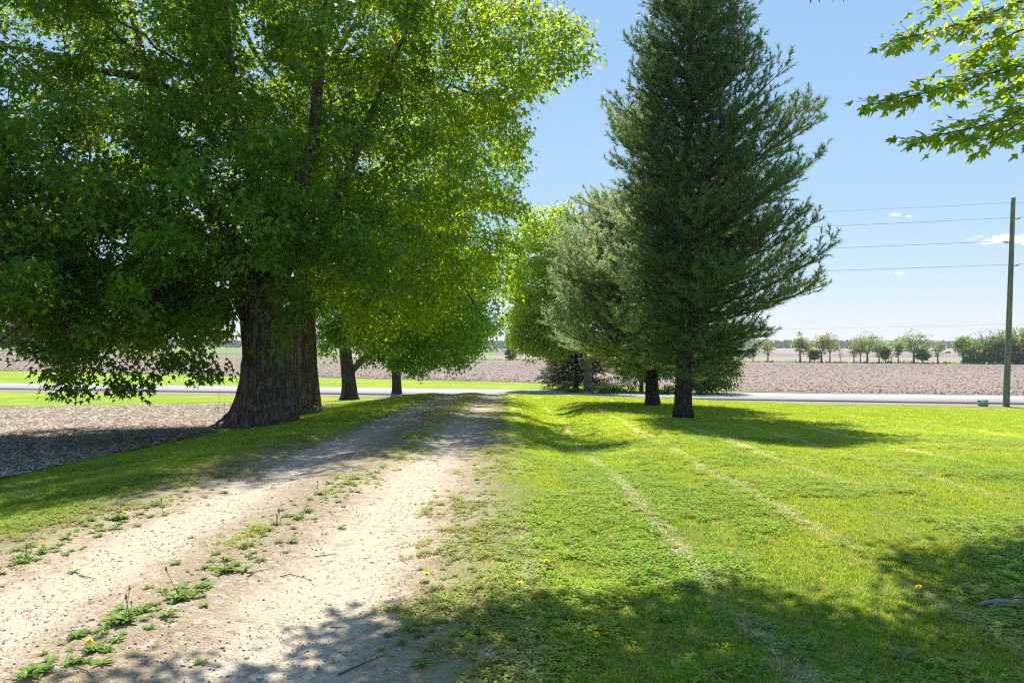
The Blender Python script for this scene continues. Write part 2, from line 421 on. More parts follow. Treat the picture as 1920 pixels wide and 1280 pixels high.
def bark_mat(name, a, b, cc, vs=6.0, depth=.03, zs=.13, lichen=None):
    k = NT(name); P = k.objco(); Q = k.vmul(P, (1, 1, zs))
    wv = k.n('ShaderNodeVectorMath', operation='ADD'); nn = k.n('ShaderNodeTexNoise'); k.set(nn.inputs['Vector'], P); nn.inputs['Scale'].default_value = 2.5
    k.set(wv.inputs[0], Q); k.set(wv.inputs[1], k.vmul(nn.outputs['Color'], (.18, .18, .04)))
    v = k.vor(wv.outputs[0], vs, 'DISTANCE_TO_EDGE'); n = k.noise(P, 3, 5); nf = k.noise(k.vmul(P, (1, 1, .3)), 22, 4)
    c = k.mix(k.mapr(v, .0, .22), a, b); c = k.mix(k.mapr(nf, .4, .75, 0, .7), c, cc); c = k.mix(k.mapr(n, .35, .7, 0, .45), c, a)
    if lichen: c = k.mix(k.mapr(k.noise(P, 1.1, 4), .58, .72, 0, .5), c, lichen)
    h = k.math('ADD', k.math('MULTIPLY', k.mapr(v, 0, .3), 1.0), k.math('MULTIPLY', nf, .5))
    return k.end(k.bsdf(c, .95, k.bump(h, 1.0, depth), spec=.12))
M_BARK = bark_mat('maple_bark', (.055, .043, .034), (.23, .185, .15), (.35, .29, .245), 7, .035, .12, (.09, .10, .055))
M_PBARK = bark_mat('pine_and_shade_bark', (.022, .018, .016), (.075, .06, .052), (.12, .10, .09), 11, .025, .2)
k = NT('twig_bark'); n = k.noise(k.objco(), 8, 4); M_TWIG = k.end(k.bsdf(k.mix(n, (.045, .034, .026), (.12, .092, .07)), .9, spec=.15))

M_LEAF1 = leaf_mat('silver_maple_leaf', (.052, .165, .018), (.36, .58, .015), .42, .8)
M_LEAF2 = leaf_mat('maple_leaf_sunlit', (.060, .165, .014), (.56, .78, .015), .55, .7)  # brighter copy of the leaf: a sunlit, backlit crown put into the colour
M_LEAF3 = leaf_mat('maple_leaf_green', (.042, .140, .014), (.29, .57, .012), .42, .6)
M_LEAF5 = leaf_mat('overhead_leaf', (.06, .17, .015), (.50, .68, .016), .50, .6)
M_LEAF4 = leaf_mat('linden_leaf', (.06, .12, .025), (.26, .38, .02), .36, .5)
M_NEEDLE = leaf_mat('white_pine_needle', (.090, .185, .066), (.16, .27, .06), .30, .9, .40, .25)
M_NEEDLE2 = leaf_mat('white_pine_needle_sheen', (.30, .42, .235), (.50, .62, .30), .42, .6, .42, .35)  # paler copy of the pine needle, its sunlit sheen painted into the colour
M_SPRUCE = leaf_mat('spruce_needle', (.10, .135, .055), (.15, .19, .05), .28, .9, .5, .4)
M_FAR = {n: leaf_mat('far_leaf_' + n, r_, tuple(min(.9, v * 1.25) for v in t_), .48, .5, .6, .15) for n, r_, t_ in (
    ('light', (.15, .21, .06), (.34, .44, .09)), ('green', (.11, .19, .04), (.30, .46, .06)), ('olive', (.22, .24, .10), (.42, .44, .14)),
    ('dark', (.06, .11, .035), (.13, .22, .04)), ('red', (.11, .05, .04), (.2, .07, .05)), ('tan', (.24, .21, .14), (.34, .28, .16)))}
M_FARBARK = NT('far_bark'); M_FARBARK = M_FARBARK.end(M_FARBARK.bsdf((.085, .07, .058), .95))
# ------------------------------------------------------------------ the setting: ground sheets
def axis(*segs):
    out = []
    for a, b, n in segs: out.append(np.linspace(a, b, n, endpoint=False))
    return np.concatenate(out + [[segs[-1][1]]])
xs = axis((-9000, -1000, 14), (-1000, -150, 22), (-150, -40, 36), (-40, -12, 36), (-12, 12, 84), (12, 45, 44), (45, 150, 36), (150, 1000, 22), (1000, 9000, 14))
ys = axis((-120, -10, 20), (-10, 45, 150), (45, 80, 44), (80, 300, 40), (300, 1200, 40), (1200, 12000, 20))
XX, YY = np.meshgrid(xs, ys)
ZZ = zt(XX, YY)
# sits a touch lower under the drive, the fields and the road so that the sheets above it show
tag(obj('ground', grid_mesh('ground', XX, YY, ZZ), M_LAWN), kind='structure')

def sheet(name, L, Rr, Ys, mat, off, n=30):
    """sheet between x = L(y) and x = R(y)"""
    Ys = np.asarray(Ys); t = np.linspace(0, 1, n)
    l = np.array([L(y) for y in Ys]); r = np.array([Rr(y) for y in Ys])
    X = l[:, None] + (r - l)[:, None] * t; Y = np.repeat(Ys[:, None], n, 1)
    return tag(obj(name, grid_mesh(name, X, Y, zt(X, Y) + off), mat), kind='structure')
DL = lambda y: -4.0 + .55 * float(ss(5, 12, y)) + .10 * math.sin(y * .9) + .06 * math.sin(y * 2.7 + 1)
DR = lambda y: -.50 + .14 * float(ss(5, 12, y)) + .08 * math.sin(y * .8 + 2) + .06 * math.sin(y * 2.3)
def DLF(y): return DL(y) - .55 - 1.5 * float(ss(40, 48, y))
def DRF(y): return DR(y) + .65 + 1.5 * float(ss(40, 48, y))
sheet('driveway', DLF, DRF, np.linspace(-6, 47.4, 220), M_DRIVE, .012, 30)

# crop stubble beside the lawn
FE = lambda y: -8.6 + .25 * math.sin(y * .7) + .12 * math.sin(y * 1.9)
fy = []
def near_field():
    t = np.linspace(0, 1, 200); n = 90; X = []; Y = []
    xs_ = -8.6 - 70 * np.linspace(0, 1, n) ** 1.6
    for i, x in enumerate(xs_):
        yend = 47.6 - .215 * x - 12.3
        col_y = -8 + (yend + 8) * t
        X.append(np.array([FE(y) if i == 0 else x + (FE(y) + 8.6) * max(0, 1 - i / 12) for y in col_y])); Y.append(col_y)
    X = np.array(X).T; Y = np.array(Y).T
    return tag(obj('stubble_field', grid_mesh('stubble_field', X, Y, zt(X, Y) + .02), M_FIELD), kind='structure')
near_field()

# road slab with a real edge, gravel shoulder, verge beyond
ux, uy = 1 / math.hypot(1, .215), -.215 / math.hypot(1, .215)      # along the road
def road_pt(t, s): return t, 47.6 - .215 * t + s
def strip(name, s0, s1, z0, mat, x0=-400, x1=400, n=160, zend=None, kind='structure'):
    t = np.linspace(x0, x1, n); X = np.stack([t, t], 1); Y = np.stack([47.6 - .215 * t + s0, 47.6 - .215 * t + s1], 1); Z = np.full_like(X, z0)
    if zend is not None: Z[:, 1] = zend
    o = obj(name, grid_mesh(name, X, Y, Z, smooth=False), mat)
    return tag(o, kind=kind) if kind else o
road = MB(); t = np.linspace(-400, 400, 81)
prof = [(.5, -1.75), (.5, -1.575), (3.9, -1.572), (7.3, -1.575), (7.3, -1.75)]
V = np.array([[tt, 47.6 - .215 * tt + s, z] for tt in t for s, z in prof]); f = []
for i in range(80):
    for j in range(4): a = i * 5 + j; f.append([a, a + 5, a + 6, a + 1])
road.add(V, f4=f); road_o = tag(obj('road', road.mesh('road'), M_ROAD), kind='structure')
strip('road_shoulder', -1.2, .498, -1.70, M_SHOULDER, zend=-1.65)
strip('road_shoulder', 7.302, 8.5, -1.65, M_SHOULDER, zend=-1.70)
for nm, s_, z_, w_ in (('lane_seam', 3.9, -1.568, .035),):
    o = strip(nm, s_ - w_, s_ + w_, z_, M_SEAM, kind=None); o.parent = road_o

def radial(name, Yn, Yf, mat, off, a0, a1, na=80, nr=50, pw=1.0, kind='structure'):
    a = np.linspace(a0, a1, na); t = np.linspace(0, 1, nr) ** pw
    yn = np.array([Yn(q) for q in a]); yf = np.array([Yf(q) for q in a])
    Y = yn[:, None] + (yf - yn)[:, None] * t; X = a[:, None] * Y
    return tag(obj(name, grid_mesh(name, X, Y, zt(X, Y) + off), mat), kind=kind)
YROAD = lambda a, s: (47.6 + s) / (1 + .215 * a)
Yn_field = lambda a: float(np.interp(a, [-1.0, -.686, -.35, 0, .12, .31, .5, 1.0], [118, 96, 82, 69, 63, 54.2, 51.0, 46.5]))
radial('verge', lambda a: YROAD(a, 8.5), lambda a: Yn_field(a) + .5, M_VERGE, .02, -1.0, 1.0, 80, 30)
tx = np.linspace(-90, 60, 120); X = np.stack([tx + 0 * q for q in np.linspace(0, 1, 14)], 1)
Yv = np.stack([47.6 - .215 * tx - 12.25 + (10.95) * q for q in np.linspace(0, 1, 14)], 1)
msk = tx < -4.4
tag(obj('verge', grid_mesh('verge', X[msk], Yv[msk], zt(X[msk], Yv[msk]) + .018), M_VERGE), kind='structure')
Yrow = lambda a: float(np.interp(a, [-1, -.686, -.2, 0, .3, .5, .686, 1], [262, 262, 268, 262, 262, 250, 240, 220]))
radial('crop_field', Yn_field, Yrow, M_FIELD2, .05, -1.0, 1.0, 90, 60, 1.3)
n_ = 50000; a_ = rng.uniform(-.75, .76, n_); yn_ = np.array([Yn_field(q) for q in a_]); y_ = yn_ + 1 + (235 - yn_) * rng.random(n_) ** 1.8; x_ = a_ * y_; th_ = rng.uniform(0, 6.28, n_); w_ = rng.uniform(.03, .15, n_) * (y_ / 80) ** .5; h_ = rng.uniform(.02, .07, n_) * (y_ / 80) ** .3
d_ = np.c_[np.cos(th_), np.sin(th_), 0 * th_] * w_[:, None]; b_ = np.c_[x_, y_, zt(x_, y_) + .05]
V_ = np.stack([b_ - d_, b_ + d_, b_ + d_ * rng.uniform(-.6, .6, (n_, 1)) + np.c_[rng.normal(0, .05, (n_, 2)), h_]], 1).reshape(-1, 3)
k = NT('far_litter'); t_ = k.attr('tint'); M_FLIT = k.end(k.bsdf(k.mix(k.mapr(t_, .2, .8), (.20, .155, .125), (.46, .39, .33)), .9, spec=.1))
tag(obj('crop_litter', mesh_from('crop_litter', V_, np.arange(n_ * 3).reshape(-1, 3), attrs={'tint': np.repeat(rng.random(n_), 3)}), M_FLIT), 'bleached stalk litter on the ploughed field across the road', kind='stuff')
# parcels farther off
radial('far_pasture', lambda a: Yrow(a) + .0, lambda a: Yrow(a) + 26, M_FIELD5, .08, -1.0, -.22, 40, 12)
radial('grass_margin', lambda a: Yrow(a) + .0, lambda a: Yrow(a) + 14, M_VERGE, .10, -.22, 1.0, 60, 8)
radial('far_field', lambda a: Yrow(a) + 14, lambda a: 400, M_FIELD3, .15, -.22, 1.0, 50, 14)
radial('far_field', lambda a: 400, lambda a: 520, M_FIELD4, .2, -.02, 1.0, 50, 14)
radial('far_field', lambda a: 400, lambda a: 620, M_FIELD5, .2, -.22, -.02, 24, 14)
radial('far_field', lambda a: 520, lambda a: 1250, M_FIELD3, .25, -.02, 1.0, 50, 14)
radial('far_field', lambda a: 620, lambda a: 1250, M_FIELD3, .25, -.22, -.02, 24, 14)
radial('far_field', lambda a: Yrow(a) + 26, lambda a: 1250, M_FIELD5, .15, -1.0, -.22, 40, 20)
#@@PART3
# ------------------------------------------------------------------ tree tools
LOD = {}
def _leaf(pts, tris):
    return np.array(pts, float), np.array(tris, int)
half = [(.09, .03), (.34, -.02), (.17, .17), (.36, .24), (.56, .47), (.33, .44), (.17, .40), (.20, .62), (.28, .74), (.10, .74)]
o5 = [(0, 0)] + half + [(0, 1.0)] + [(-x, y) for x, y in half[::-1]]
LOD[0] = _leaf([(x, y, -.16 * abs(x) - .10 * y * y) for x, y in o5] + [(0, .3, .03)], [(len(o5), i, (i + 1) % len(o5)) for i in range(len(o5))])
o3 = [(0, 0), (.46, .30), (.16, .42), (0, 1), (-.16, .42), (-.46, .30)]
LOD[1] = _leaf([(x, y, -.22 * abs(x) - .10 * y * y) for x, y in o3], [(0, 1, 2), (0, 2, 3), (0, 3, 4), (0, 4, 5)])
LOD[2] = _leaf([(0, 0, 0), (.36, .45, -.10), (0, 1, -.08), (-.36, .45, -.10)], [(0, 1, 2), (0, 2, 3)])

def nrm(v): return v / (np.linalg.norm(v, axis=-1, keepdims=True) + 1e-9)
def leaf_mesh(name, P, A, N, S, lod, tint):
    """leaves at P with axis A (towards the tip), normal near N, size S"""
    LV, LT = LOD[lod]; n = len(P); A = nrm(A); B = nrm(np.cross(A, N)); N = np.cross(B, A)
    V = P[:, None, :] + S[:, None, None] * (LV[None, :, 0:1] * B[:, None] + LV[None, :, 1:2] * A[:, None] + LV[None, :, 2:3] * N[:, None])
    Fc = LT[None] + (np.arange(n) * len(LV))[:, None, None]
    return mesh_from(name, V.reshape(-1, 3), Fc.reshape(-1, 3), attrs={'tint': np.repeat(tint, len(LV))})

def grow(nodes, parents, targets, step=.45, alpha=.22, sag=.0, g=rng):
    """greedy branching: every target is joined to the nearest good node by a bowed twig. returns nodes, parents, tip ids"""
    n0 = len(nodes); cap = n0 + len(targets) * 40
    P = np.zeros((cap, 3)); P[:n0] = nodes; par = np.full(cap, -1, int); par[:n0] = parents
    ln = np.zeros(cap); di = np.zeros((cap, 3))
    for i in range(n0):
        if par[i] >= 0: d = P[i] - P[par[i]]; ln[i] = ln[par[i]] + np.linalg.norm(d); di[i] = d / (np.linalg.norm(d) + 1e-9)
        else: di[i] = (0, 0, 1)
    n = n0; tips = []
    d0 = np.min(np.linalg.norm(targets[:, None] - P[None, :n0], axis=2), axis=1) if len(targets) * n0 < 4e6 else np.linalg.norm(targets - P[0], axis=1)
    for ti in np.argsort(d0):
        t = targets[ti]; D = t - P[:n]; d = np.linalg.norm(D, axis=1)
        cosb = np.einsum('ij,ij->i', D, di[:n]) / (d + 1e-6)
        cost = d * (1.25 - .45 * cosb) + alpha * ln[:n]
        j = int(np.argmin(cost)); L = d[j]
        m = max(1, min(30, int(round(L / step))))
        k1 = P[j] + di[j] * L * .35; prev = j
        for q in range(1, m + 1):
            u = q / m
            p = (1 - u) ** 2 * P[j] + 2 * u * (1 - u) * (k1 * .6 + (P[j] + D[j] * .5) * .4) + u * u * t
            p = p + g.normal(0, .03 * min(L, 1.5), 3) * (u < 1) + np.array([0, 0, sag * L * u * (1 - u)])
            P[n] = p; par[n] = prev; dd = p - P[prev]; l_ = np.linalg.norm(dd); ln[n] = ln[prev] + l_; di[n] = dd / (l_ + 1e-9)
            prev = n; n += 1
        tips.append(prev)
    return P[:n], par[:n], np.array(tips), di[:n]

def radii(P, par, r_tip=.006, ex=2.3, given=None):
    n = len(P); acc = np.zeros(n); has = np.zeros(n, bool)
    for i in range(n):
        if par[i] >= 0: has[par[i]] = True
    acc[~has] = r_tip ** ex
    for i in range(n - 1, 0, -1):
        if par[i] >= 0: acc[par[i]] += acc[i] * 1.0
    r = acc ** (1 / ex)
    if given is not None: r[:len(given)] = np.where(np.isnan(given), r[:len(given)], given)
    for i in range(1, n):
        if par[i] >= 0: r[i] = min(r[i], r[par[i]] * .97)
    return r

def branch_mb(P, par, r, sel=None, rmin=.004, scale=1.0):
    """tubes along the longest-radius chains"""
    n = len(P); kids = [[] for _ in range(n)]
    for i in range(n):
        if par[i] >= 0 and par[i] < n: kids[par[i]].append(i)
    mb = MB(); starts = []
    roots = [i for i in range(n) if par[i] < 0]
    stack = [(None, x) for x in roots]
    while stack:
        frm, i = stack.pop(); ch = [i] if frm is None else [frm, i]
        while kids[i]:
            ks = sorted(kids[i], key=lambda q: -r[q])
            for q in ks[1:]: stack.append((i, q))
            i = ks[0]; ch.append(i)
        if len(ch) < 2: continue
        if sel is not None and not sel[ch[1]]: continue
        rr = np.array([r[q] for q in ch]) * scale
        if frm is not None: rr[0] = min(rr[0], rr[1] * 1.15)
        mx = rr.max()
        if mx < rmin: continue
        mb.tube(P[ch], np.maximum(rr, .003), 12 if mx > .12 else 7 if mx > .04 else 4 if mx > .015 else 3, cap=mx > .04)
    return mb

def spray(P, tips, di, per, rad, size, g, droop=.6, flat=.55, back=.5):
    """leaves round every twig end: returns P, A, N, S"""
    k = len(tips); idx = np.repeat(np.arange(k), per); n = len(idx)
    u = g.random(n)
    off = g.normal(0, 1, (n, 3)) * np.array([1, 1, flat]) * rad * .55
    base = P[tips][idx] - di[tips][idx] * (u * back)[:, None] + off
    out = off * np.array([1, 1, .3]) + di[tips][idx] * rad * .6 + g.normal(0, .35 * rad, (n, 3))
    A = nrm(out) + np.c_[np.zeros((n, 2)), -droop - g.random(n) * .7]
    N = np.c_[g.normal(0, .45, (n, 2)), np.ones(n)]
    S = size * g.uniform(.65, 1.2, n)
    return base, nrm(A), nrm(N), S

def trunk_mesh(name, C, rad, seed, flare=.5, flare_h=.9, ridge=.035, nseg=72, dz=.07, roots=7, root_dirs=None):
    """furrowed stem with flaring roots along a centre line"""
    C = np.asarray(C, float); rad = np.asarray(rad, float)
    L = np.r_[0, np.cumsum(np.linalg.norm(np.diff(C, axis=0), axis=1))]; m = max(8, int(L[-1] / dz)); t = np.linspace(0, L[-1], m)
    def sm(v):
        f = np.interp(t, L, v); kk = np.ones(9) / 9; p = np.pad(f, 4, mode='edge'); return np.convolve(p, kk, 'valid')
    cx, cy_, cz = sm(C[:, 0]), sm(C[:, 1]), np.interp(t, L, C[:, 2]); rr = sm(rad)
    th = np.linspace(0, 2 * np.pi, nseg, endpoint=False)
    TH, T = np.meshgrid(th, t); Rr = np.repeat(rr[:, None], nseg, 1)
    h = T - .25
    lob = np.zeros_like(TH); g = np.random.default_rng(seed)
    dirs = root_dirs if root_dirs is not None else g.uniform(0, 2 * np.pi, roots)
    for a in dirs:
        w = g.uniform(.16, .36); d = np.angle(np.exp(1j * (TH - a))); lob += g.uniform(.7, 1.2) * np.exp(-(d / w) ** 2)
    Rr = Rr * (1 + flare * np.exp(-np.maximum(h, 0) / (flare_h * .33)) * (.30 + .75 * lob) + .06 * lob * np.exp(-np.maximum(h, 0) / 1.6))
    q = np.stack([np.cos(TH) * Rr * 5.2, np.sin(TH) * Rr * 5.2, T * .75], -1)
    nz_ = fbm(q, 3, seed); rg = 1 - np.abs(nz_ * 2 - 1) * 2.4
    q2 = np.stack([np.cos(TH) * 1.2, np.sin(TH) * 1.2, T * .5], -1)
    Rr = Rr + ridge * (rg - .4) * np.minimum(1, Rr / .3) + .10 * Rr * (fbm(q2, 2, seed + 5) - .5)
    X = cx[:, None] + Rr * np.cos(TH); Y = cy_[:, None] + Rr * np.sin(TH); Z = np.repeat(cz[:, None], nseg, 1)
    V = np.stack([X, Y, Z], -1).reshape(-1, 3)
    i, j = np.meshgrid(np.arange(m - 1), np.arange(nseg), indexing='ij'); i = i.ravel(); j = j.ravel(); k2 = (j + 1) % nseg
    f4 = np.c_[i * nseg + j, i * nseg + k2, (i + 1) * nseg + k2, (i + 1) * nseg + j]
    V = np.concatenate([V, [[cx[-1], cy_[-1], cz[-1] + rr[-1] * .5]]]); a = len(V) - 1
    f3 = np.array([[a, (m - 1) * nseg + q, (m - 1) * nseg + (q + 1) % nseg] for q in range(nseg)])
    return mesh_from(name, V, [f4, f3], smooth=True)

def poly_nodes(polys, step=.4):
    """polys: list of (points, radii, parent_poly, None) -> nodes, parents, given radii; each poly starts at the nearest node of its parent"""
    nodes = []; par = []; giv = []; rng_of = []; owner = []
    for pi, (pts, rad, pp) in enumerate(polys):
        pts = np.asarray(pts, float); L = np.r_[0, np.cumsum(np.linalg.norm(np.diff(pts, axis=0), axis=1))]
        m = max(2, int(L[-1] / step)); t = np.linspace(0, L[-1], m + 1)
        Q = np.stack([np.interp(t, L, pts[:, k]) for k in range(3)], 1); rr = np.interp(t, L, rad)
        if len(Q) > 6:
            S = Q.copy(); S[1:-1] = (Q[:-2] + 2 * Q[1:-1] + Q[2:]) / 4; Q = S
        if pp is None: prev = -1
        else:
            a, b = rng_of[pp]; prev = a + int(np.argmin(np.linalg.norm(np.array(nodes[a:b]) - Q[0], axis=1)))
        s = len(nodes)
        for q, r_ in zip(Q, rr): nodes.append(q); par.append(prev); giv.append(r_); owner.append(pi); prev = len(nodes) - 1
        rng_of.append((s, len(nodes)))
    return np.array(nodes), np.array(par), np.array(giv), np.array(owner)

def ell_points(n, c, r, g, shell=2.4, zmin=-9):
    v = nrm(g.normal(0, 1, (n, 3))); rho = g.random(n) ** (1 / shell)
    lump = .82 + .36 * fbm(v * 2.3 + np.array(c), 2, 3)
    p = np.array(c) + v * (rho * lump)[:, None] * np.array(r)
    return p[p[:, 2] > zmin]
def lumps(n, c, r, g, shell, d, k, rx=.52, rz=.30):
    """twig targets gathered in clumps, with gaps between the clumps"""
    C = thin(ell_points(n, c, r, g, shell), d); kk = np.repeat(np.arange(len(C)), k); s = g.uniform(.6, 1.3, len(C))[kk][:, None]
    return C[kk] + g.normal(0, 1, (len(kk), 3)) * np.array([rx, rx, rz]) * s
def thin(P, d):
    """drop points closer than d to an earlier one"""
    cell = {}; keep = []
    for i, p in enumerate(P):
        kx = tuple(np.floor(p / d).astype(int))
        if kx in cell: continue
        cell[kx] = 1; keep.append(i)
    return P[keep]

def maple(name, label, cat, group, base, polys, targets, leafmat, per, rad, size, lod, trunk, seed, r_tip=.006, sag=0.0, droop=.6, step=.45, nlimb_min=.05, tint_fn=None):
    g = np.random.default_rng(seed); T = thing(name, label, cat, tuple(base), 0, group); inv = -np.array(base)
    nodes, par, giv, owner = poly_nodes(polys)
    P, par, tips, di = grow(nodes, par, targets, step=step, sag=sag, g=g)
    r = radii(P, par, r_tip, given=giv)
    own = np.full(len(P), -1); own[:len(owner)] = owner
    for i in range(len(owner), len(P)): own[i] = own[par[i]]
    # limbs: every primary limb with all that grows from it is one part
    tr = obj('trunk', trunk['mesh'], M_BARK if trunk.get('mat') is None else trunk['mat'], T); tr.location = inv
    for pi in range(trunk.get('skip', 0), len(polys)):
        sel = own == pi
        mb = branch_mb(P, par, r, sel)
        if mb.n:
            lo = obj('limb', mb.mesh('limb', smooth=True), M_BARK if trunk.get('mat') is None else trunk['mat'], T); lo.location = inv
    if trunk.get('skip', 0):
        for pi in range(trunk['skip']):
            sel = own == pi; sel[:len(owner)] = sel[:len(owner)] & False
            mb = branch_mb(P, par, r, sel)
            if mb.n: lo = obj('limb', mb.mesh('limb', smooth=True), M_BARK if trunk.get('mat') is None else trunk['mat'], T); lo.location = inv
    LP, LA, LN, LS = spray(P, tips, di, per, rad, size, g, droop)
    tint = np.clip(.5 + .22 * g.normal(0, 1, len(LP)) + .5 * (fbm(LP * .8, 2, seed) - .5), 0, 1)
    cr = obj('crown', leaf_mesh('crown', LP, LA, LN, LS, lod, tint), leafmat, T); cr.location = inv; tag(cr, kind='stuff')
    return T

# outline of the left-hand tree mass as seen from the drive: crowns are pruned to it (a browse line below, the drive's clearance beside)
BOT = ([-900, 0, 30, 70, 110, 150, 200, 250, 290, 340, 400, 440, 470, 505, 520, 560, 600, 640, 700, 760, 830, 880, 915, 950, 985, 1010, 1200],
       [640, 640, 650, 668, 735, 742, 735, 738, 715, 700, 725, 700, 545, 540, 640, 600, 690, 712, 706, 705, 705, 695, 650, 610, 540, 400, 200])
RIG = ([-400, -100, 10, 60, 95, 140, 175, 200, 260, 350, 400, 480, 560, 600, 660, 700, 760],
       [1000, 1060, 1080, 1115, 1140, 1100, 1060, 1015, 1005, 1008, 1002, 994, 984, 958, 920, 880, 860])
# limbs that show through the leaves: few sprays hang in front of them
OPEN = [([(640, 385), (682, 313), (730, 265), (772, 213), (813, 186), (861, 155), (926, 127)], 22.0), ([(575, 340), (598, 268), (580, 235), (520, 150), (490, 125), (440, 20)], 22.0), ([(604, 190), (620, 113), (655, 58), (690, 15)], 23.0),
        ([(400, 420), (393, 340), (398, 270)], 19.6), ([(300, 160), (262, 141), (192, 134), (144, 124), (103, 101), (0, 85)], 18.5), ([(285, 75), (262, 20), (240, -20)], 21.0), ([(430, 552), (334, 549), (286, 556)], 19.0), ([(495, 560), (470, 520), (445, 470), (415, 420), (400, 380)], 19.9), ([(490, 560), (440, 450)], 19.9)]
def in_open(T, px, py, w):
    hit = np.zeros(len(T), bool)
    for pl, Yl in OPEN:
        for a, b in zip(pl[:-1], pl[1:]):
            a = np.array(a, float); b = np.array(b, float); d = b - a; t = np.clip(((px - a[0]) * d[0] + (py - a[1]) * d[1]) / (d @ d), 0, 1)
            hit |= (np.hypot(px - a[0] - t * d[0], py - a[1] - t * d[1]) < w) & (T[:, 1] < Yl)
    return hit
def prune(T, m=14, drop=None):
    px, py = proj(T); nb = (fbm(np.c_[px / 55, 0 * px], 2, 61) - .5) * 130; nr = (fbm(np.c_[py / 45, 0 * py + 3], 2, 62) - .5) * 90
    ok = (py < np.interp(px, *BOT) - m - np.maximum(nb, -8)) & (px < np.interp(py, *RIG) - m - np.maximum(nr, -8))
    ok &= ~in_open(T, px, py, 30)
    if drop is not None: ok &= ~drop(px, py)
    ok &= T[:, 2] > zt(T[:, 0], T[:, 1]) + .45
    return T[ok]

# ---- the big silver maple beside the field
g1 = np.random.default_rng(11)
YT1 = 20.0
b1 = ground_at(492, 797, -.5); b1 = (b1[0], b1[1], b1[2])
Y1 = b1[1]
def L(pts, Y0, Y1_=None):
    Y1_ = Y0 if Y1_ is None else Y1_; n = len(pts)
    return [at(p[0], p[1], Y0 + (Y1_ - Y0) * i / max(1, n - 1)) for i, p in enumerate(pts)]
stem1 = L([(497, 812), (500, 770), (507, 710), (507, 650), (493, 590), (470, 530), (445, 478), (420, 430), (402, 385)], Y1)
stem1r = [.88, .86, .82, .77, .70, .58, .46, .36, .28]
polys1 = [
    (stem1[3:], stem1r[3:], None),
    (L([(402, 385), (392, 330), (398, 250), (388, 160), (352, 60), (330, -60), (310, -200)], Y1, Y1 + .6), [.28, .24, .20, .16, .12, .08, .05], 0),
    (L([(488, 590), (520, 520), (545, 440), (560, 360), (590, 240), (600, 90), (590, -80)], Y1, Y1 - 2.0), [.48, .40, .33, .26, .19, .12, .06], 0),
    (L([(398, 260), (340, 180), (262, 141), (192, 134), (144, 124), (103, 101), (0, 85), (-120, 60)], Y1 + .2, Y1 - 2.5), [.17, .14, .12, .10, .085, .07, .05, .03], 1),
    (L([(455, 505), (390, 452), (300, 395), (200, 350), (80, 300), (-80, 240)], Y1, Y1 - 3.5), [.30, .22, .17, .12, .08, .04], 0),
    (L([(452, 548), (392, 552), (334, 549), (286, 556), (240, 600), (205, 655), (165, 715)], Y1, Y1 - 3.2), [.16, .115, .09, .075, .055, .04, .02], 0),
    (L([(445, 510), (330, 480), (220, 500), (120, 545), (50, 600), (0, 640)], Y1, Y1 - 2.2), [.2, .13, .1, .07, .045, .02], 0),
    (L([(430, 455), (380, 380), (300, 220), (262, 90), (235, -20), (200, -160)], Y1, Y1 + 3.0), [.24, .2, .16, .13, .1, .05], 0),
    (L([(545, 440), (470, 330), (440, 240), (430, 120), (420, -40)], Y1 - .8, Y1 - 5.5), [.22, .17, .13, .09, .04], 2),
    (L([(520, 520), (600, 440), (650, 330), (700, 200), (760, 60)], Y1 - .3, Y1 - 4.0), [.22, .16, .12, .08, .04], 2),
]
T1 = np.concatenate([lumps(850, (-9.4, 19.2, 9.4), (7.4, 8.0, 8.4), g1, 2.6, 1.42, 7), lumps(140, (-11.0, 18.0, 4.0), (5.0, 4.2, 3.2), g1, 2.0, 1.2, 7), lumps(60, (-4.6, 18.6, 5.2), (2.6, 2.8, 2.4), g1, 2.0, 1.2, 7), lumps(70, (-9.8, 22.0, 2.9), (2.6, 1.8, 2.2), g1, 2.0, .9, 7), lumps(60, (-12.4, 18.2, 3.2), (2.4, 2.0, 1.9), g1, 2.0, .85, 7)])
T1 = thin(T1, .27); print('T1', len(T1))
keep_trunk = lambda px, py: (px > 425) & (px < 620) & (py > 500)
T1 = prune(T1, 16, keep_trunk)
# hanging sprays: low on the field side and in front of the stems
h1 = []
for (px, py, Y) in [(115, 722, 17.2), (140, 735, 17.4), (165, 738, 17.4), (160, 715, 17.0), (195, 715, 17.0), (215, 728, 17.1), (235, 722, 17.3), (260, 730, 17.6), (230, 690, 17.2), (280, 705, 17.8), (300, 690, 18), (330, 690, 18.2), (345, 676, 18.5), (375, 700, 18.6), (395, 715, 18.6), (410, 690, 18.8), (425, 705, 19), (215, 670, 17), (190, 660, 17), (250, 655, 17.3), (290, 640, 17.6),
                    (45, 655, 17.2), (60, 650, 17.2), (75, 640, 17.1), (95, 640, 17.1), (130, 640, 17.2), (150, 655, 17.1), (165, 690, 17.1), (20, 640, 17.4),
                    (512, 600, 18.6), (528, 575, 18.5), (545, 560, 18.4), (500, 560, 18.8), (540, 612, 18.5), (525, 640, 18.6), (522, 668, 18.6), (535, 590, 18.7), (560, 595, 18.8), (575, 570, 18.8), (530, 520, 18.2), (560, 530, 18.2), (590, 560, 18.6), (550, 480, 18), (585, 500, 18.2)]:
    h1.append(at(px, py, Y))
T1 = np.concatenate([T1, np.array(h1)])
maple('silver_maple', 'huge old silver maple with furrowed trunk at the corner of the ploughed field', 'tree', 'maples lining the drive', b1, polys1, T1, M_LEAF1, 50, .38, .165, 1,
      dict(mesh=trunk_mesh('trunk', stem1, stem1r, 3, .62, 1.0, .08, 110, .05, root_dirs=[math.radians(d) for d in (205, 188, 262, 330, 300, 60, 120)]), skip=1), 21, sag=.05)

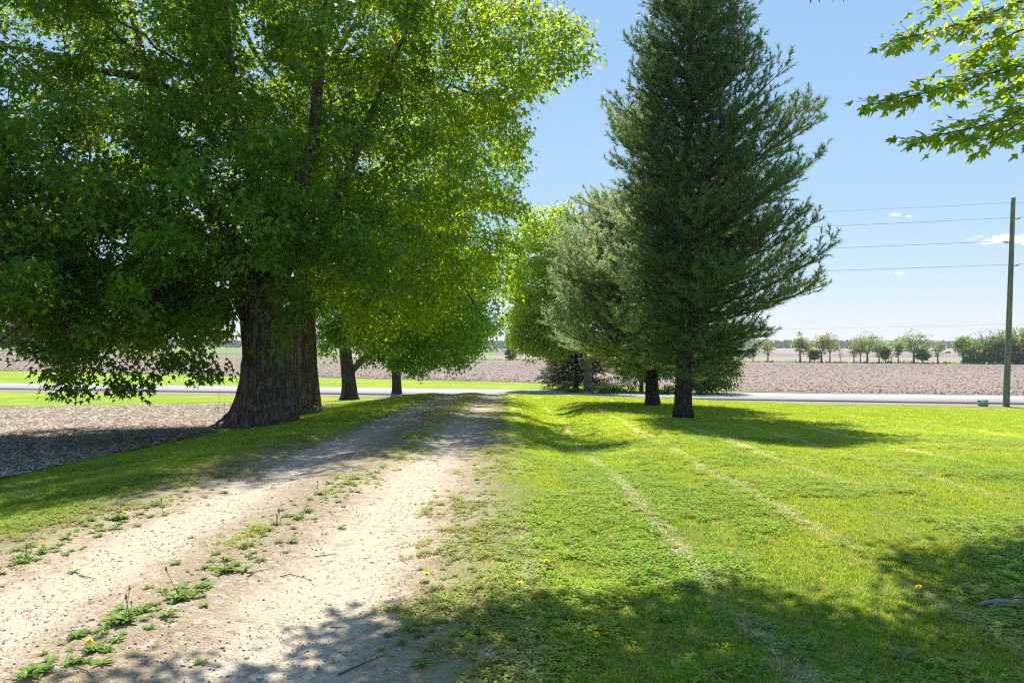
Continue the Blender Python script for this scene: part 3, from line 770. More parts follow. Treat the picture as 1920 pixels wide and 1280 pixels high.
# ---- second maple, close behind it
g2 = np.random.default_rng(12)
b2 = ground_at(578, 775, -.5); Y2 = b2[1]
stem2 = L([(570, 786), (567, 740), (564, 690), (562, 630), (564, 570), (572, 520)], Y2)
stem2r = [.66, .64, .61, .58, .54, .46]
polys2 = [
    (stem2[2:], stem2r[2:], None),
    (L([(574, 520), (596, 470), (635, 395), (682, 313), (730, 265), (772, 213), (813, 186), (861, 155), (926, 127), (1000, 112), (1070, 100), (1130, 94)], Y2, 19.0), [.33, .28, .22, .17, .155, .135, .115, .09, .065, .045, .03, .015], 0),
    (L([(570, 540), (556, 440), (578, 330), (598, 268), (580, 235), (520, 150), (490, 125), (430, 0), (400, -100)], Y2, Y2 - 2.5), [.27, .2, .16, .14, .125, .11, .1, .07, .04], 0),
    (L([(574, 520), (590, 400), (604, 300), (620, 113), (655, 58), (696, 10), (740, -120)], Y2, Y2 - 1.0), [.3, .24, .2, .15, .12, .09, .04], 0),
    (L([(640, 385), (700, 350), (760, 300), (840, 250), (930, 200), (1000, 170)], Y2 - .5, Y2 - 2.5), [.15, .11, .085, .06, .04, .02], 1),
    (L([(620, 113), (720, 60), (840, 10), (960, -60)], Y2 - .6, Y2 - 2.5), [.12, .1, .07, .03], 3),
    (L([(596, 470), (680, 460), (780, 470), (860, 520), (900, 590)], Y2, Y2 + .5), [.16, .12, .09, .06, .02], 1),
]
T2 = np.concatenate([lumps(800, (-4.4, 23.2, 9.8), (6.9, 6.4, 8.4), g2, 2.6, 1.55, 7), lumps(120, (-.8, 21.5, 9.6), (3.8, 3.4, 2.2), g2, 2.0, 1.1, 7), lumps(80, (-4.4, 23.5, 4.4), (3.6, 3.2, 2.6), g2, 2.0, 1.1, 7)])
T2 = np.concatenate([T2, np.array([at(px, py, Y) for px, py, Y in [(1130, 97, 19), (1110, 85, 19.2), (1095, 110, 19.1), (1075, 125, 19.3), (1085, 60, 19.5), (1060, 90, 19.3), (1045, 115, 19.4), (1060, 145, 19.2), (1090, 138, 19.0), (1030, 150, 19.5), (1020, 120, 19.6), (1000, 140, 19.7), (1070, 40, 19.8), (1050, 60, 19.7), (1075, 15, 20), (1095, 75, 19.3), (1108, 100, 19.1)]])])
T2 = thin(T2, .27); T2 = prune(T2, 10, lambda px, py: (px > 430) & (px < 640) & (py > 560))
maple('silver_maple', 'second tall silver maple standing tight behind the huge furrowed trunk', 'tree', 'maples lining the drive', b2, polys2, T2, M_LEAF2, 27, .38, .155, 1,
      dict(mesh=trunk_mesh('trunk', stem2, stem2r, 9, .45, .9, .065, 84, .06), skip=1), 22, sag=.05)

# ---- third and fourth, towards the road
g3 = np.random.default_rng(13)
b3 = ground_at(655, 749, -.75); Y3 = b3[1]
stem3 = L([(655, 756), (655, 725), (652, 695), (648, 662), (645, 630), (644, 600)], Y3); stem3r = [.46, .43, .40, .36, .29, .25]
polys3 = [
    (stem3[2:], stem3r[2:], None),
    (L([(655, 700), (672, 682), (692, 660), (730, 620), (780, 570), (830, 500)], Y3), [.22, .19, .16, .12, .08, .03], 0),
    (L([(645, 610), (640, 540), (660, 460), (690, 380), (700, 280)], Y3, Y3 + .5), [.25, .2, .15, .1, .04], 0),
    (L([(644, 600), (690, 520), (760, 450), (830, 390), (900, 330)], Y3, Y3 - 1.5), [.2, .15, .11, .07, .03], 0),
    (L([(648, 650), (625, 620), (600, 580), (570, 520)], Y3, Y3 - 1), [.15, .11, .08, .04], 0),
]
T3 = np.concatenate([lumps(600, (-4.7, 33.0, 6.9), (5.2, 5.2, 6.4), g3, 2.6, 1.5, 7, .55, .36), lumps(110, (-4.2, 31.2, 3.4), (3.6, 3.0, 2.8), g3, 2.0, 1.4, 7), lumps(90, (-8.2, 33.8, 3.0), (2.6, 2.6, 2.7), g3, 2.0, 1.0, 7)])
T3 = thin(T3, .4); T3 = prune(T3, 8, lambda px, py: (px > 630) & (px < 675) & (py > 650))
maple('maple', 'mid-sized maple with a low forked trunk between the furrowed giants and the road', 'tree', 'maples lining the drive', b3, polys3, T3, M_LEAF3, 38, .42, .16, 1,
      dict(mesh=trunk_mesh('trunk', stem3, stem3r, 15, .5, .8, .03, 48, .09), skip=1, mat=M_PBARK), 23)  # darker bark than the first maples: tree shade put into the trunk colour
g4 = np.random.default_rng(14)
b4 = ground_at(744, 742, -.95); Y4 = b4[1]
stem4 = L([(744, 748), (744, 725), (743, 700), (742, 670), (742, 640)], Y4); stem4r = [.31, .30, .29, .25, .2]
polys4 = [(stem4[1:], stem4r[1:], None), (L([(742, 640), (760, 580), (790, 500), (800, 400)], Y4), [.2, .15, .1, .04], 0), (L([(742, 665), (790, 630), (850, 600), (900, 560)], Y4), [.14, .1, .07, .03], 0), (L([(743, 660), (700, 620), (670, 570)], Y4), [.13, .09, .04], 0)]
T4 = np.concatenate([lumps(400, (-4.8, 39.4, 5.0), (4.0, 4.2, 5.0), g4, 2.4, 1.5, 7), lumps(110, (-3.8, 38.6, 2.1), (3.6, 3.2, 2.2), g4, 2.0, 1.1, 7)])
T4 = thin(T4, .4); T4 = prune(T4, 6, lambda px, py: (px > 725) & (px < 765) & (py > 690))
maple('maple', 'small maple of the row with a shade-dark trunk, closest to the pale road', 'tree', 'maples lining the drive', b4, polys4, T4, M_LEAF3, 34, .5, .18, 1,
      dict(mesh=trunk_mesh('trunk', stem4, stem4r, 16, .4, .6, .02, 36, .1), skip=1, mat=M_PBARK), 24)  # dark bark here too, so the shade on this trunk is painted in
#@@PART4
# ------------------------------------------------------------------ conifers
def needles_mesh(name, SP, SD, per, ln, wid, ang, g, along, seed):
    n = len(SP); idx = np.repeat(np.arange(n), per); D = nrm(SD)[idx]; m = len(idx)
    ref = nrm(g.normal(0, 1, (m, 3))); U = nrm(np.cross(D, ref))
    a = np.radians(g.normal(ang, 12, m))[:, None]; d = D * np.cos(a) + U * np.sin(a)
    d[:, 2] -= .10
    B = SP[idx] - D * (g.random(m) * along)[:, None]; l = ln * g.uniform(.75, 1.15, m)[:, None]
    W = nrm(np.cross(d, nrm(g.normal(0, 1, (m, 3))))) * wid
    V = np.stack([B - W * .5, B + W * .5, B + d * l + W * .12, B + d * l - W * .12], 1).reshape(-1, 3)
    V = np.stack([B - W * .5, B + W * .5, B + d * l], 1).reshape(-1, 3)
    tint = np.clip(.5 + .16 * g.normal(0, 1, n)[idx] + .7 * (fbm(SP * 1.3, 2, seed)[idx] - .5), 0, 1)
    return mesh_from(name, V, np.arange(m * 3).reshape(-1, 3), attrs={'tint': np.repeat(tint, 3)})

def conifer(name, label, cat, group, base, H, lean, prof, bark, needle, seed, h0=1.9, dh=.42, per_whorl=6, e_lo=14, e_hi=50, curve=.05, sub_d=.24, per=16, ln=.11, wid=.0085, ang=42, tr=.25, droop=0.0, asym=None, along=.16, up=.55, flare=.25, shoot_gap=.13, low_drop=0.0):
    g = np.random.default_rng(seed); T = thing(name, label, cat, tuple(base), 0, group)
    hs = np.linspace(-.12, H, 24); hp = np.maximum(hs, 0) / H; C = np.c_[lean[0] * hp ** 1.3, lean[1] * hp ** 1.3, hs]; rr = tr * (1 - np.maximum(hs, 0) / (H * 1.03)) ** .9 + .012
    obj('trunk', trunk_mesh('trunk', C, rr, seed, flare, .5, .014, 28, .12, roots=6), bark, T)
    SP = []; SD = []; h = h0; k = 0
    def cen(hh): return np.array([np.interp(hh, hs, C[:, 0]), np.interp(hh, hs, C[:, 1]), hh])
    while h < H - .25:
        a0 = g.uniform(0, 6.28); nb = per_whorl if h < H * .8 else max(4, per_whorl - 2)
        for b in range(nb):
            az = a0 + b * 2 * np.pi / nb + g.normal(0, .18); hb = h + g.uniform(-.14, .14); fr = hb / H
            e = np.radians(e_lo + (e_hi - e_lo) * fr ** 1.5 + g.normal(0, 9) - low_drop * max(0, 1 - hb / 3.6)); l = 1.0
            k_as = 1.0 if asym is None else asym(az, hb)
            for _ in range(6): l = float(np.interp(hb + l * math.tan(e) * .9 + curve * l * l, *prof)) * k_as
            l *= g.choice([1.0, .95, .86, .7]) * g.uniform(.88, 1.04) * (.70 + .60 * float(fbm(np.array([[math.cos(az) * 1.3 + 5, math.sin(az) * 1.3 + 5, hb * .62]]), 2, seed)[0]))
            if l < .15: continue
            m = max(4, int(l / .25)); t = np.linspace(0, 1, m + 1); s = t * l
            zz = s * math.tan(e) + curve * s * s - droop * s * (1 - .35 * t)
            az_ = az + .14 * g.normal() * t
            P = cen(hb) + np.c_[np.cos(az_) * s, np.sin(az_) * s, zz] + g.normal(0, .015, (m + 1, 3)) * (t[:, None] > 0)
            r0 = max(.010, .0095 * l + .004)
            mb = MB(); mb.tube(P, r0 * (1 - .85 * t) + .003, 5, cap=False)
            Dm = nrm(np.gradient(P, axis=0)); q = max(.13 * l, .2)
            side = 1; L_ = l / math.cos(e)
            while q < l:
                u = q / l; i = min(m, int(u * m)); p = np.array([np.interp(u, t, P[:, c]) for c in range(3)]); d = Dm[i]
                horiz = nrm(np.array([-d[1], d[0], 0.])) * side
                sl = min((1 - u) * l * .62 + .34, 1.2) * g.uniform(.7, 1.15)
                ph = g.uniform(-.5, 1.15); upv = nrm(np.cross(horiz * side, d)); upv = upv if upv[2] > 0 else -upv
                sd = nrm(d * .72 + (horiz * math.cos(ph) + upv * math.sin(ph)) * g.uniform(.5, .95) + np.array([0, 0, .12 * up - droop * .35]))
                ns = max(1, int(sl / shoot_gap)); end = p + sd * sl + np.array([0, 0, (.12 * up - .2 * droop) * sl])
                mb.tube(np.stack([p, (p + end) / 2 - np.array([0, 0, .02]), end]), np.array([.007, .005, .003]), 3, cap=False)
                for w in range(ns + 1):
                    v = (w + .6) / (ns + .6); pp = p + (end - p) * v; s2 = 1 if w % 2 else -1
                    hz = nrm(np.cross(sd, np.array([0, 0, 1.]))) * s2
                    dd = nrm(sd * .75 + hz * (g.uniform(.3, .8) if w < ns else 0) + np.array([0, 0, g.uniform(.1, .6) * up - droop * .4]) + g.normal(0, .12, 3))
                    SP.append(pp + dd * g.uniform(.05, .17)); SD.append(dd)
                side = -side; q += sub_d * g.uniform(.6, 1.2) * (1 if side == 1 else .5)
            SP.append(P[-1] + Dm[-1] * .08); SD.append(Dm[-1] + np.array([0, 0, .3 * up]))
            obj('bough', mb.mesh('bough', smooth=True), M_TWIG, T)
        h += dh * (1 if fr < .7 else .85) * g.uniform(.85, 1.15); k += 1
    for q in np.linspace(H - .6, H, 8):
        for _ in range(3): SP.append(cen(q) + g.normal(0, .03, 3)); SD.append(np.array([g.normal(0, .4), g.normal(0, .4), 1.]))
    SP = np.array(SP); SD = np.array(SD)
    tag(obj('crown', needles_mesh('crown', SP, SD, per, ln, wid, ang, g, along, seed), needle, T), kind='stuff')
    return T

bp1 = ground_at(1281, 783, -.5); bp2 = ground_at(1223, 760, -.6)
prof1 = ([0, 1.6, 2.2, 3.0, 4.0, 5.3, 6.6, 7.5, 9.0, 10.0, 11.0, 12.0, 13.0, 14.0, 15.0], [1.2, 2.0, 2.8, 3.4, 3.85, 4.0, 4.0, 3.7, 3.15, 2.45, 2.05, 1.65, 1.2, .75, .15])
def asym1(az, h): return 1.0 if math.cos(az) > .25 else (.80 if h > 7 else .92) if math.cos(az) > -.3 else (.70 if h > 7 else .55)
conifer('white_pine', 'tall dense white pine on the mown lawn, in front of a shorter pale pine', 'tree', 'pines on the lawn', bp1, 14.9, (.35, 0), prof1, M_PBARK, M_NEEDLE, 31, h0=1.6, tr=.225, asym=asym1, per=20, per_whorl=7, wid=.017, ln=.16, ang=34, shoot_gap=.15, dh=.36, e_lo=0, e_hi=38, curve=.085, low_drop=26, sub_d=.2, up=.9)
prof2 = ([0, 1.6, 2.3, 3.0, 4.0, 6.3, 7.4, 8.5, 9.6, 10.5], [1.5, 3.0, 4.2, 4.7, 5.0, 5.0, 4.4, 3.3, 1.9, .2])
conifer('white_pine', 'shorter, sheen-paled grey-green white pine with feathery boughs half hidden behind the taller pine', 'tree', 'pines on the lawn', bp2, 10.5, (-.5, -.2), prof2, M_PBARK, M_NEEDLE2, 32, h0=1.5, tr=.25, e_lo=2, e_hi=45, low_drop=24, per_whorl=9, per=20, asym=lambda az, h: .96 if math.cos(az) < .3 else .8, wid=.026, ln=.15, dh=.32, sub_d=.17, curve=.08, up=.8)

# ---- behind the pines: spruce, green maple, two lindens, scrub
bs = ground_at(1080, 731, -.9)
profs = ([0, .5, 1.5, 3, 4.5, 6, 7.2], [3.0, 3.5, 3.4, 2.7, 1.8, .9, .1])
conifer('norway_spruce', 'low drooping olive spruce under the pale pine beside the drive end', 'tree', None, bs, 7.0, (0, 0), profs, M_PBARK, M_SPRUCE, 33, h0=.8, dh=.3, per_whorl=8, e_lo=2, e_hi=30, curve=0, droop=.28, up=.1, sub_d=.2, per=16, ln=.07, wid=.034, ang=48, tr=.17, along=.16)

g5 = np.random.default_rng(15); b5 = ground_at(1104, 738, -.95); Y5 = b5[1] + .8
stem5 = L([(1104, 744), (1103, 720), (1102, 690), (1100, 640), (1095, 580)], Y5); stem5r = [.32, .29, .27, .23, .17]
polys5 = [(stem5, stem5r, None), (L([(1095, 580), (1080, 480), (1060, 400), (1050, 340)], Y5), [.16, .1, .06, .02], 0), (L([(1100, 640), (1150, 560), (1180, 460)], Y5), [.13, .08, .03], 0), (L([(1101, 660), (1050, 610), (1000, 570)], Y5), [.12, .08, .03], 0)]
T5 = np.concatenate([lumps(480, (2.6, Y5, 6.2), (4.2, 3.8, 5.2), g5, 2.5, 1.2, 6, .6, .4), lumps(60, (1.5, Y5 - .8, 2.6), (2.0, 1.6, 1.6), g5, 2.0, .9, 6, .5, .35)])
T5 = thin(T5, .4); px, py = proj(T5); T5 = T5[(px > np.interp(py, [200, 310, 340, 420, 560, 620, 700], [1040, 1015, 982, 966, 954, 944, 978])) & (py < 705)]
maple('maple', 'bright green broadleaf tree showing beside the pale pine past the drive end', 'tree', None, b5, polys5, T5, M_LEAF2, 44, .5, .2, 2, dict(mesh=trunk_mesh('trunk', stem5, stem5r, 17, .3, .5, .02, 36, .1), skip=1), 25)

def small_tree(px, py, z0, w, hgt, rad, low, mat, label, seed, cx=0.0, name='linden_tree', size=.17, npts=420):
    g = np.random.default_rng(seed); b = ground_at(px, py, z0); Y = b[1]
    st = [np.array([b[0], Y, b[2] - .15]), np.array([b[0] + .02, Y, b[2] + .8]), np.array([b[0] - .03, Y, b[2] + 1.8]), np.array([b[0], Y, b[2] + hgt * .6])]
    sr = [w, w * .88, w * .75, w * .35]
    T_ = np.concatenate([ell_points(npts, (b[0] + cx, Y, b[2] + hgt * .58), (rad, rad * .9, hgt * .42), g, 2.2), ell_points(npts // 2, (b[0] + cx, Y - .3, b[2] + low + 1.1), (rad, rad * .8, 1.1), g, 1.8)])
    T_ = thin(T_, .5); T_ = T_[T_[:, 2] > b[2] + low]
    return maple(name, label, 'tree', None, b, [(st, sr, None)], T_, mat, 34, .45, size, 2, dict(mesh=trunk_mesh('trunk', st, sr, seed, .3, .4, .015, 30, .1), skip=1), seed, droop=.9)
small_tree(1202, 738, -.95, .15, 5.2, 2.3, .9, M_LEAF3, 'slim-trunked leafy tree just behind the pale pine, above the dark scrub', 41, .3)
small_tree(1311, 741, -1.0, .2, 4.6, 2.55, .25, M_LEAF4, 'low olive linden whose skirt of leaves hangs over the pale road beside the tall pine', 42, .45)

def scrub(px, py, z0, w, h, mat, label, seed, n=90):
    g = np.random.default_rng(seed); b = ground_at(px, py, z0); T = thing('shrub', label, 'shrub', tuple(b), 0)
    tg = np.c_[g.normal(0, w * .42, n), g.normal(0, w * .25, n), g.uniform(.12, h, n) * g.uniform(.5, 1, n)]
    P, par, tips, di = grow(np.array([[0, 0, -.05], [0, 0, .1]]), np.array([-1, 0]), tg, .3, .15, g=g)
    r = radii(P, par, .004); obj('stem', branch_mb(P, par, r, rmin=.001).mesh('stem', smooth=True), M_TWIG, T)
    A = spray(P, tips, di, 36, .34, .12, g, .3)
    tag(obj('foliage', leaf_mesh('foliage', *A, 2, np.clip(.45 + .25 * g.normal(0, 1, len(A[0])), 0, 1)), mat, T), kind='stuff')
scrub(1150, 740, -1.0, 1.7, 1.0, M_LEAF4, 'dark scrub beside the broad dark trunk, left of the slim-trunked tree', 51)
scrub(1254, 742, -1.0, 1.2, .95, M_LEAF4, 'dark scrub filling the gap between the two pine trunks', 52, 60)
scrub(1075, 739, -1.0, .9, .55, M_LEAF3, 'low scrub round the spruce foot by the drive end', 53, 40)

# ------------------------------------------------------------------ maple overhead: trunk out of view, boughs reach in
g6 = np.random.default_rng(16)
bo = np.array([9.4, 6.2, z1(9.4, 6.2)])
TO = thing('silver_maple', 'overhead silver maple boughs with jagged leaves reaching in against the open sky', 'tree', tuple(bo), 0, None)
inv = -bo
stemo = [bo + np.array(v) for v in ((0, 0, -.2), (0, 0, .6), (-.05, 0, 1.8), (-.1, .05, 3.0), (-.1, .1, 4.5), (0, .1, 6.5))]
sto = obj('trunk', trunk_mesh('trunk', stemo, [.5, .46, .42, .38, .3, .2], 77, .4, .8, .04, 40, .12), M_BARK, TO); sto.location = inv
vis = [
    (L([(1907, 0), (1867, 22), (1810, 40), (1760, 57), (1710, 67), (1672, 76)], 7.4, 6.9), 'a'),
    (L([(1920, 115), (1872, 135), (1822, 145), (1772, 162), (1720, 180), (1638, 190)], 7.2, 6.8), 'b'),
    (L([(1920, 202), (1860, 232), (1810, 242), (1735, 258), (1707, 266)], 6.9, 6.7), 'c'),
    (L([(1917, 222), (1895, 245), (1870, 262)], 6.7, 6.6), 'd'),
    (L([(1920, 50), (1880, 75), (1842, 92), (1805, 118)], 7.7, 7.5), 'e'),
    (L([(1850, -30), (1800, -8), (1765, 8), (1748, 18)], 7.6, 7.5), 'f'),
    (L([(1925, 150), (1895, 165), (1868, 185)], 7.5, 7.4), 'g'),
]
P6 = []; A6 = []; mbl = []
for pts, _ in vis:
    pts = np.array(pts); root = pts[0] + (stemo[3] + np.array([0, 0, 1.2]) - pts[0]) * np.array([.45, .3, .2]); root2 = stemo[3] + (stemo[5] - stemo[3]) * g6.uniform(.1, .8); root = root + g6.normal(0, .35, 3) * np.array([1, 1.6, 1])
    full = np.concatenate([[root2, root], pts]); LL = np.r_[0, np.cumsum(np.linalg.norm(np.diff(full, axis=0), axis=1))]
    t = np.linspace(0, LL[-1], 40); Q = np.stack([np.interp(t, LL, full[:, c]) for c in range(3)], 1); Q[1:-1] = (Q[:-2] + 2 * Q[1:-1] + Q[2:]) / 4
    mb = MB(); mb.tube(Q, np.interp(t, [0, LL[1], LL[-1]], [.10, .022, .004]), 7); 
    s = LL[1] * .30; side = 1
    while s < LL[-1]:
        p = np.array([np.interp(s, t, Q[:, c]) for c in range(3)]); d = nrm(np.array([np.interp(s + .1, t, Q[:, c]) for c in range(3)]) - p + 1e-6)
        hz = nrm(np.cross(d, np.array([0, 0, 1.]))) * side; fr = (LL[-1] - s) / (LL[-1] - LL[2])
        tl = (.10 + .30 * min(2.2, fr + .2)) * g6.uniform(.6, 1.15); sd = nrm(d * .8 + hz * g6.uniform(.25, .9) + np.array([0, 0, g6.uniform(-.40, .60)]))
        e = p + sd * tl + np.array([0, 0, -.12 * tl]); mb.tube(np.stack([p, (p + e) / 2 + [0, 0, .01], e]), np.array([.004, .003, .002]), 3, cap=False)
        nl = max(2, int(tl / .075))
        for w in range(nl + 1):
            q = p + (e - p) * (w / nl)
            for s2 in (1, -1):
                o = nrm(np.cross(sd, np.array([0, 0, 1.]))) * s2
                ax = nrm(sd * g6.uniform(.2, .9) + o * g6.uniform(.4, 1.0) + np.array([0, 0, g6.uniform(-.85, .30)]))
                if w == nl: ax = nrm(sd + o * .35 + np.array([0, 0, -.3]))
                P6.append(q + ax * .035); A6.append(ax)
        side = -side; s += (.062 if fr < 1.15 else .13) * g6.uniform(.7, 1.3)
    lo = obj('limb', mb.mesh('limb', smooth=True), M_TWIG, TO); lo.location = inv
P6 = np.array(P6); A6 = np.array(A6); n6 = len(P6)
N6 = nrm(np.c_[g6.normal(0, .5, (n6, 2)), np.ones(n6)]); S6 = .112 * g6.uniform(.65, 1.2, n6); t6 = np.clip(.5 + .24 * g6.normal(0, 1, n6) + .5 * (fbm(P6 * 3, 2, 9) - .5), 0, 1)
px6, py6 = proj(P6); infr = (px6 < 1925) & (py6 > -6)
ids = np.where(infr)[0]; ids = ids[np.argsort(-S6[ids] / P6[ids, 1])][:300]
proto = []
for q in range(6):
    LV, LT = LOD[0]; rr_ = np.random.default_rng(q); V = LV.copy(); V[:, 2] += rr_.normal(0, .03, len(V)) - .10 * rr_.random() * V[:, 1] ** 2
    proto.append(mesh_from('leaf', V, LT, attrs={'tint': np.full(len(V), (q + .5) / 6)})); proto[-1].materials.append(M_LEAF5)
from mathutils import Matrix
for i in ids:
    A = A6[i]; B = nrm(np.cross(A, N6[i])); Nn = np.cross(B, A)
    o = bpy.data.objects.new('leaf', proto[min(5, int(t6[i] * 6))]); COL.objects.link(o); o.parent = TO
    M = Matrix([[B[0], A[0], Nn[0], 0], [B[1], A[1], Nn[1], 0], [B[2], A[2], Nn[2], 0], [0, 0, 0, 1]]) @ Matrix.Scale(float(S6[i]), 4)
    M.translation = Vector(P6[i] + inv); o.matrix_basis = M
rest = np.setdiff1d(np.arange(n6), ids)
# the rest of the crown hangs above and beside the view and shades the near lawn
tgt = []
def inpoly(x, y, poly):
    c = False; n = len(poly); j = n - 1
    for i in range(n):
        if (poly[i][1] > y) != (poly[j][1] > y) and x < (poly[j][0] - poly[i][0]) * (y - poly[i][1]) / (poly[j][1] - poly[i][1]) + poly[i][0]: c = not c
        j = i
    return c
shade = [  # shaded patches on the near ground as seen from the eye point
    ([(890, 1135), (985, 1128), (1080, 1158), (1130, 1160), (1220, 1150), (1300, 1085), (1420, 1120), (1500, 1150), (1600, 1190), (1640, 1190), (1700, 1130), (1760, 1100), (1930, 1120), (2050, 1100), (2050, 1400), (900, 1400), (1100, 1280), (1010, 1240), (930, 1200), (860, 1165)], 1.0, 330),
    ([(1590, 1015), (1660, 1030), (1720, 1018), (1800, 1040), (1930, 1005), (2050, 1000), (2050, 1090), (1800, 1080), (1680, 1060)], .8, 46),
    ([(1640, 1065), (1760, 1060), (1930, 1070), (1930, 1120), (1700, 1110)], .6, 16),
    ([(700, 1185), (800, 1180), (900, 1195), (930, 1240), (870, 1300), (700, 1330), (560, 1330), (600, 1262), (640, 1228)], .9, 40),
    ([(170, 1272), (260, 1250), (360, 1255), (440, 1278), (500, 1330), (150, 1330)], .9, 12), ([(640, 1180), (740, 1165), (760, 1185), (650, 1200)], .9, 5),
    ([(600, 1215), (720, 1200), (730, 1222), (620, 1235)], .9, 4),
]
gaps = [([(1000, 1195), (1120, 1170), (1190, 1200), (1230, 1225), (1080, 1240)]), ([(1530, 1140), (1690, 1130), (1720, 1170), (1700, 1215), (1640, 1220), (1560, 1180)]), ([(1775, 1215), (1850, 1200), (1860, 1235), (1790, 1240)]), ([(1280, 1195), (1400, 1215), (1420, 1250), (1290, 1290)])]
for poly, dens, cnt in shade:
    pa = np.array(poly); lo_, hi_ = pa.min(0), pa.max(0); got = 0; tries = 0
    while got < cnt and tries < 8000:
        tries += 1; x_, y_ = g6.uniform(lo_, hi_)
        if not inpoly(x_, y_, poly) or any(inpoly(x_, y_, q) for q in gaps): continue
        X_, Y_, Z_ = ground_at(x_, y_)
        hh = g6.uniform(5.4, 7.0) + .25 * max(0, Y_ - 5)
        p = np.array([X_ + math.sin(R(SUN_AZ)) * hh * COT, Y_ + math.cos(R(SUN_AZ)) * hh * COT, Z_ + hh])
        ppx, ppy = proj(p)
        if p[1] > 0 and ppx < 1960 and ppy > -60: p[2] = EYE + (HY + 60) / F * p[1]
        tgt.append(p); got += 1
tgt = np.array(tgt)
ex_ = ell_points(160, (10.5, 5.5, 9.5), (4.5, 5.5, 3.6), g6, 2.0); ppx, ppy = proj(ex_); ex_ = ex_[(ppx > 2020) | (ppy < -90) | (ex_[:, 1] < 0)]
tg6 = np.concatenate([tgt, ex_])
no, pa_, gi_, _ = poly_nodes([(stemo[3:], [.38, .3, .2], None)])
Po, paro, tipo, dio = grow(no, pa_, tg6, .45, .2, g=g6)
ro = radii(Po, paro, .006)
lo = obj('limb', branch_mb(Po, paro, ro).mesh('limb', smooth=True), M_BARK, TO); lo.location = inv
LP, LA, LN, LS = spray(Po, tipo, dio, 34, .36, .12, g6, .5, flat=.45, back=.35)
ppx, ppy = proj(LP); ok = ~((LP[:, 1] > .2) & (ppx > -20) & (ppx < 1945) & (ppy > -14))
tt_ = np.clip(.5 + .24 * g6.normal(0, 1, len(LP)), 0, 1)
me = leaf_mesh('crown', np.concatenate([LP[ok], P6[rest]]), np.concatenate([LA[ok], A6[rest]]), np.concatenate([LN[ok], N6[rest]]), np.concatenate([LS[ok], S6[rest]]), 1, np.concatenate([tt_[ok], t6[rest]]))
cro = obj('crown', me, M_LEAF5, TO); cro.location = inv; tag(cro, kind='stuff')
#@@PART5
# ------------------------------------------------------------------ far trees
def far_proto(seed, H, spread, low, ntg, per, size, airy, mat, flat=.6, leanx=0.0, forks=2, rad=.5):
    """meshes (trunk, crown) of one far tree standing at the origin"""
    g = np.random.default_rng(seed); polys = [([(0, 0, -.3), (.05, 0, H * .15), (leanx * .4, 0, H * .28)], [H * .032, H * .026, H * .02], None)]
    for f_ in range(forks):
        a = f_ * 2 * np.pi / forks + g.uniform(0, 1.5); rr_ = spread * .5
        polys.append(([(leanx * .4, 0, H * .27), (leanx * .7 + math.cos(a) * rr_ * .5, math.sin(a) * rr_ * .5, H * .5), (leanx + math.cos(a) * rr_, math.sin(a) * rr_, H * .75)], [H * .018, H * .012, H * .006], 0))
    T_ = ell_points(ntg, (leanx, 0, low + (H - low) * .52), (spread, spread * .9, (H - low) * .48), g, airy)
    no, pa, gi, _ = poly_nodes(polys, H * .06)
    P, par, tips, di = grow(no, pa, T_, H * .06, .2, g=g); r = radii(P, par, H * .0016, given=gi)
    tm = branch_mb(P, par, r).mesh('trunk', smooth=True); tm.materials.append(M_FARBARK)
    A = spray(P, tips, di, per, spread * rad * .42, size, g, .3, flat)
    A = (A[0], A[1], A[2], A[3] * 1.25)
    cm = leaf_mesh('crown', *A, 2, np.clip(.5 + .25 * g.normal(0, 1, len(A[0])), 0, 1)); cm.materials.append(mat)
    return tm, cm
FP = {
    'oak': far_proto(61, 11.5, 4.9, 3.2, 110, 20, .36, 2.6, M_FAR['light'], forks=3), 'oak2': far_proto(62, 11.5, 4.6, 2.8, 120, 19, .36, 2.4, M_FAR['olive'], forks=3),
    'slim': far_proto(63, 11, 2.8, 2.4, 80, 24, .38, 2.2, M_FAR['light']), 'slim2': far_proto(64, 10, 2.6, 2.4, 66, 20, .36, 2.2, M_FAR['olive']),
    'round': far_proto(65, 6, 2.5, 1.0, 90, 34, .38, 2.6, M_FAR['green']), 'bare': far_proto(66, 12.5, 5.0, 4.5, 130, 2, .3, 2.4, M_FAR['tan'], forks=4),
    'leafy': far_proto(67, 10.5, 4.0, 1.2, 140, 19, .42, 2.4, M_FAR['green'], forks=3), 'leafy2': far_proto(68, 11, 4.2, 1.0, 140, 18, .42, 2.4, M_FAR['olive'], forks=3),
    'lean': far_proto(69, 10.5, 3.6, 3.0, 110, 26, .40, 2.4, M_FAR['green'], leanx=-2.0, forks=3), 'dark': far_proto(70, 6.5, 3.2, .6, 120, 34, .40, 2.4, M_FAR['dark']),
    'red': far_proto(71, 7, 3.0, 1.2, 100, 26, .4, 2.4, M_FAR['red']), 'thicket': far_proto(72, 4.2, 3.6, .1, 90, 20, .42, 2.0, M_FAR['green'], forks=3),
    'baresmall': far_proto(73, 7, 2.4, 2.0, 70, 5, .26, 2.2, M_FAR['tan']),
}
used = set()
def far_tree(kind, px, py_base, py_top, Hp, label, name='tree', Y=None, group=None, wx=1.0, cat='tree', rz=None):
    a = (px - 960) / F
    if Y is None: Y = Yrow(a) + rng.uniform(1, 5)
    X = a * Y; z = z1(X, Y)
    s = ((py_base - py_top) / F * Y) / Hp
    tm, cm = FP[kind]
    T = thing(name, label, cat, (X, Y, z), rng.uniform(0, 6.28) if rz is None else rz, group); T.scale = (s * wx, s * wx, s)
    obj('trunk', tm, None, T); obj('crown', cm, None, T)
GR = 'trees along the far edge of the ploughed field'
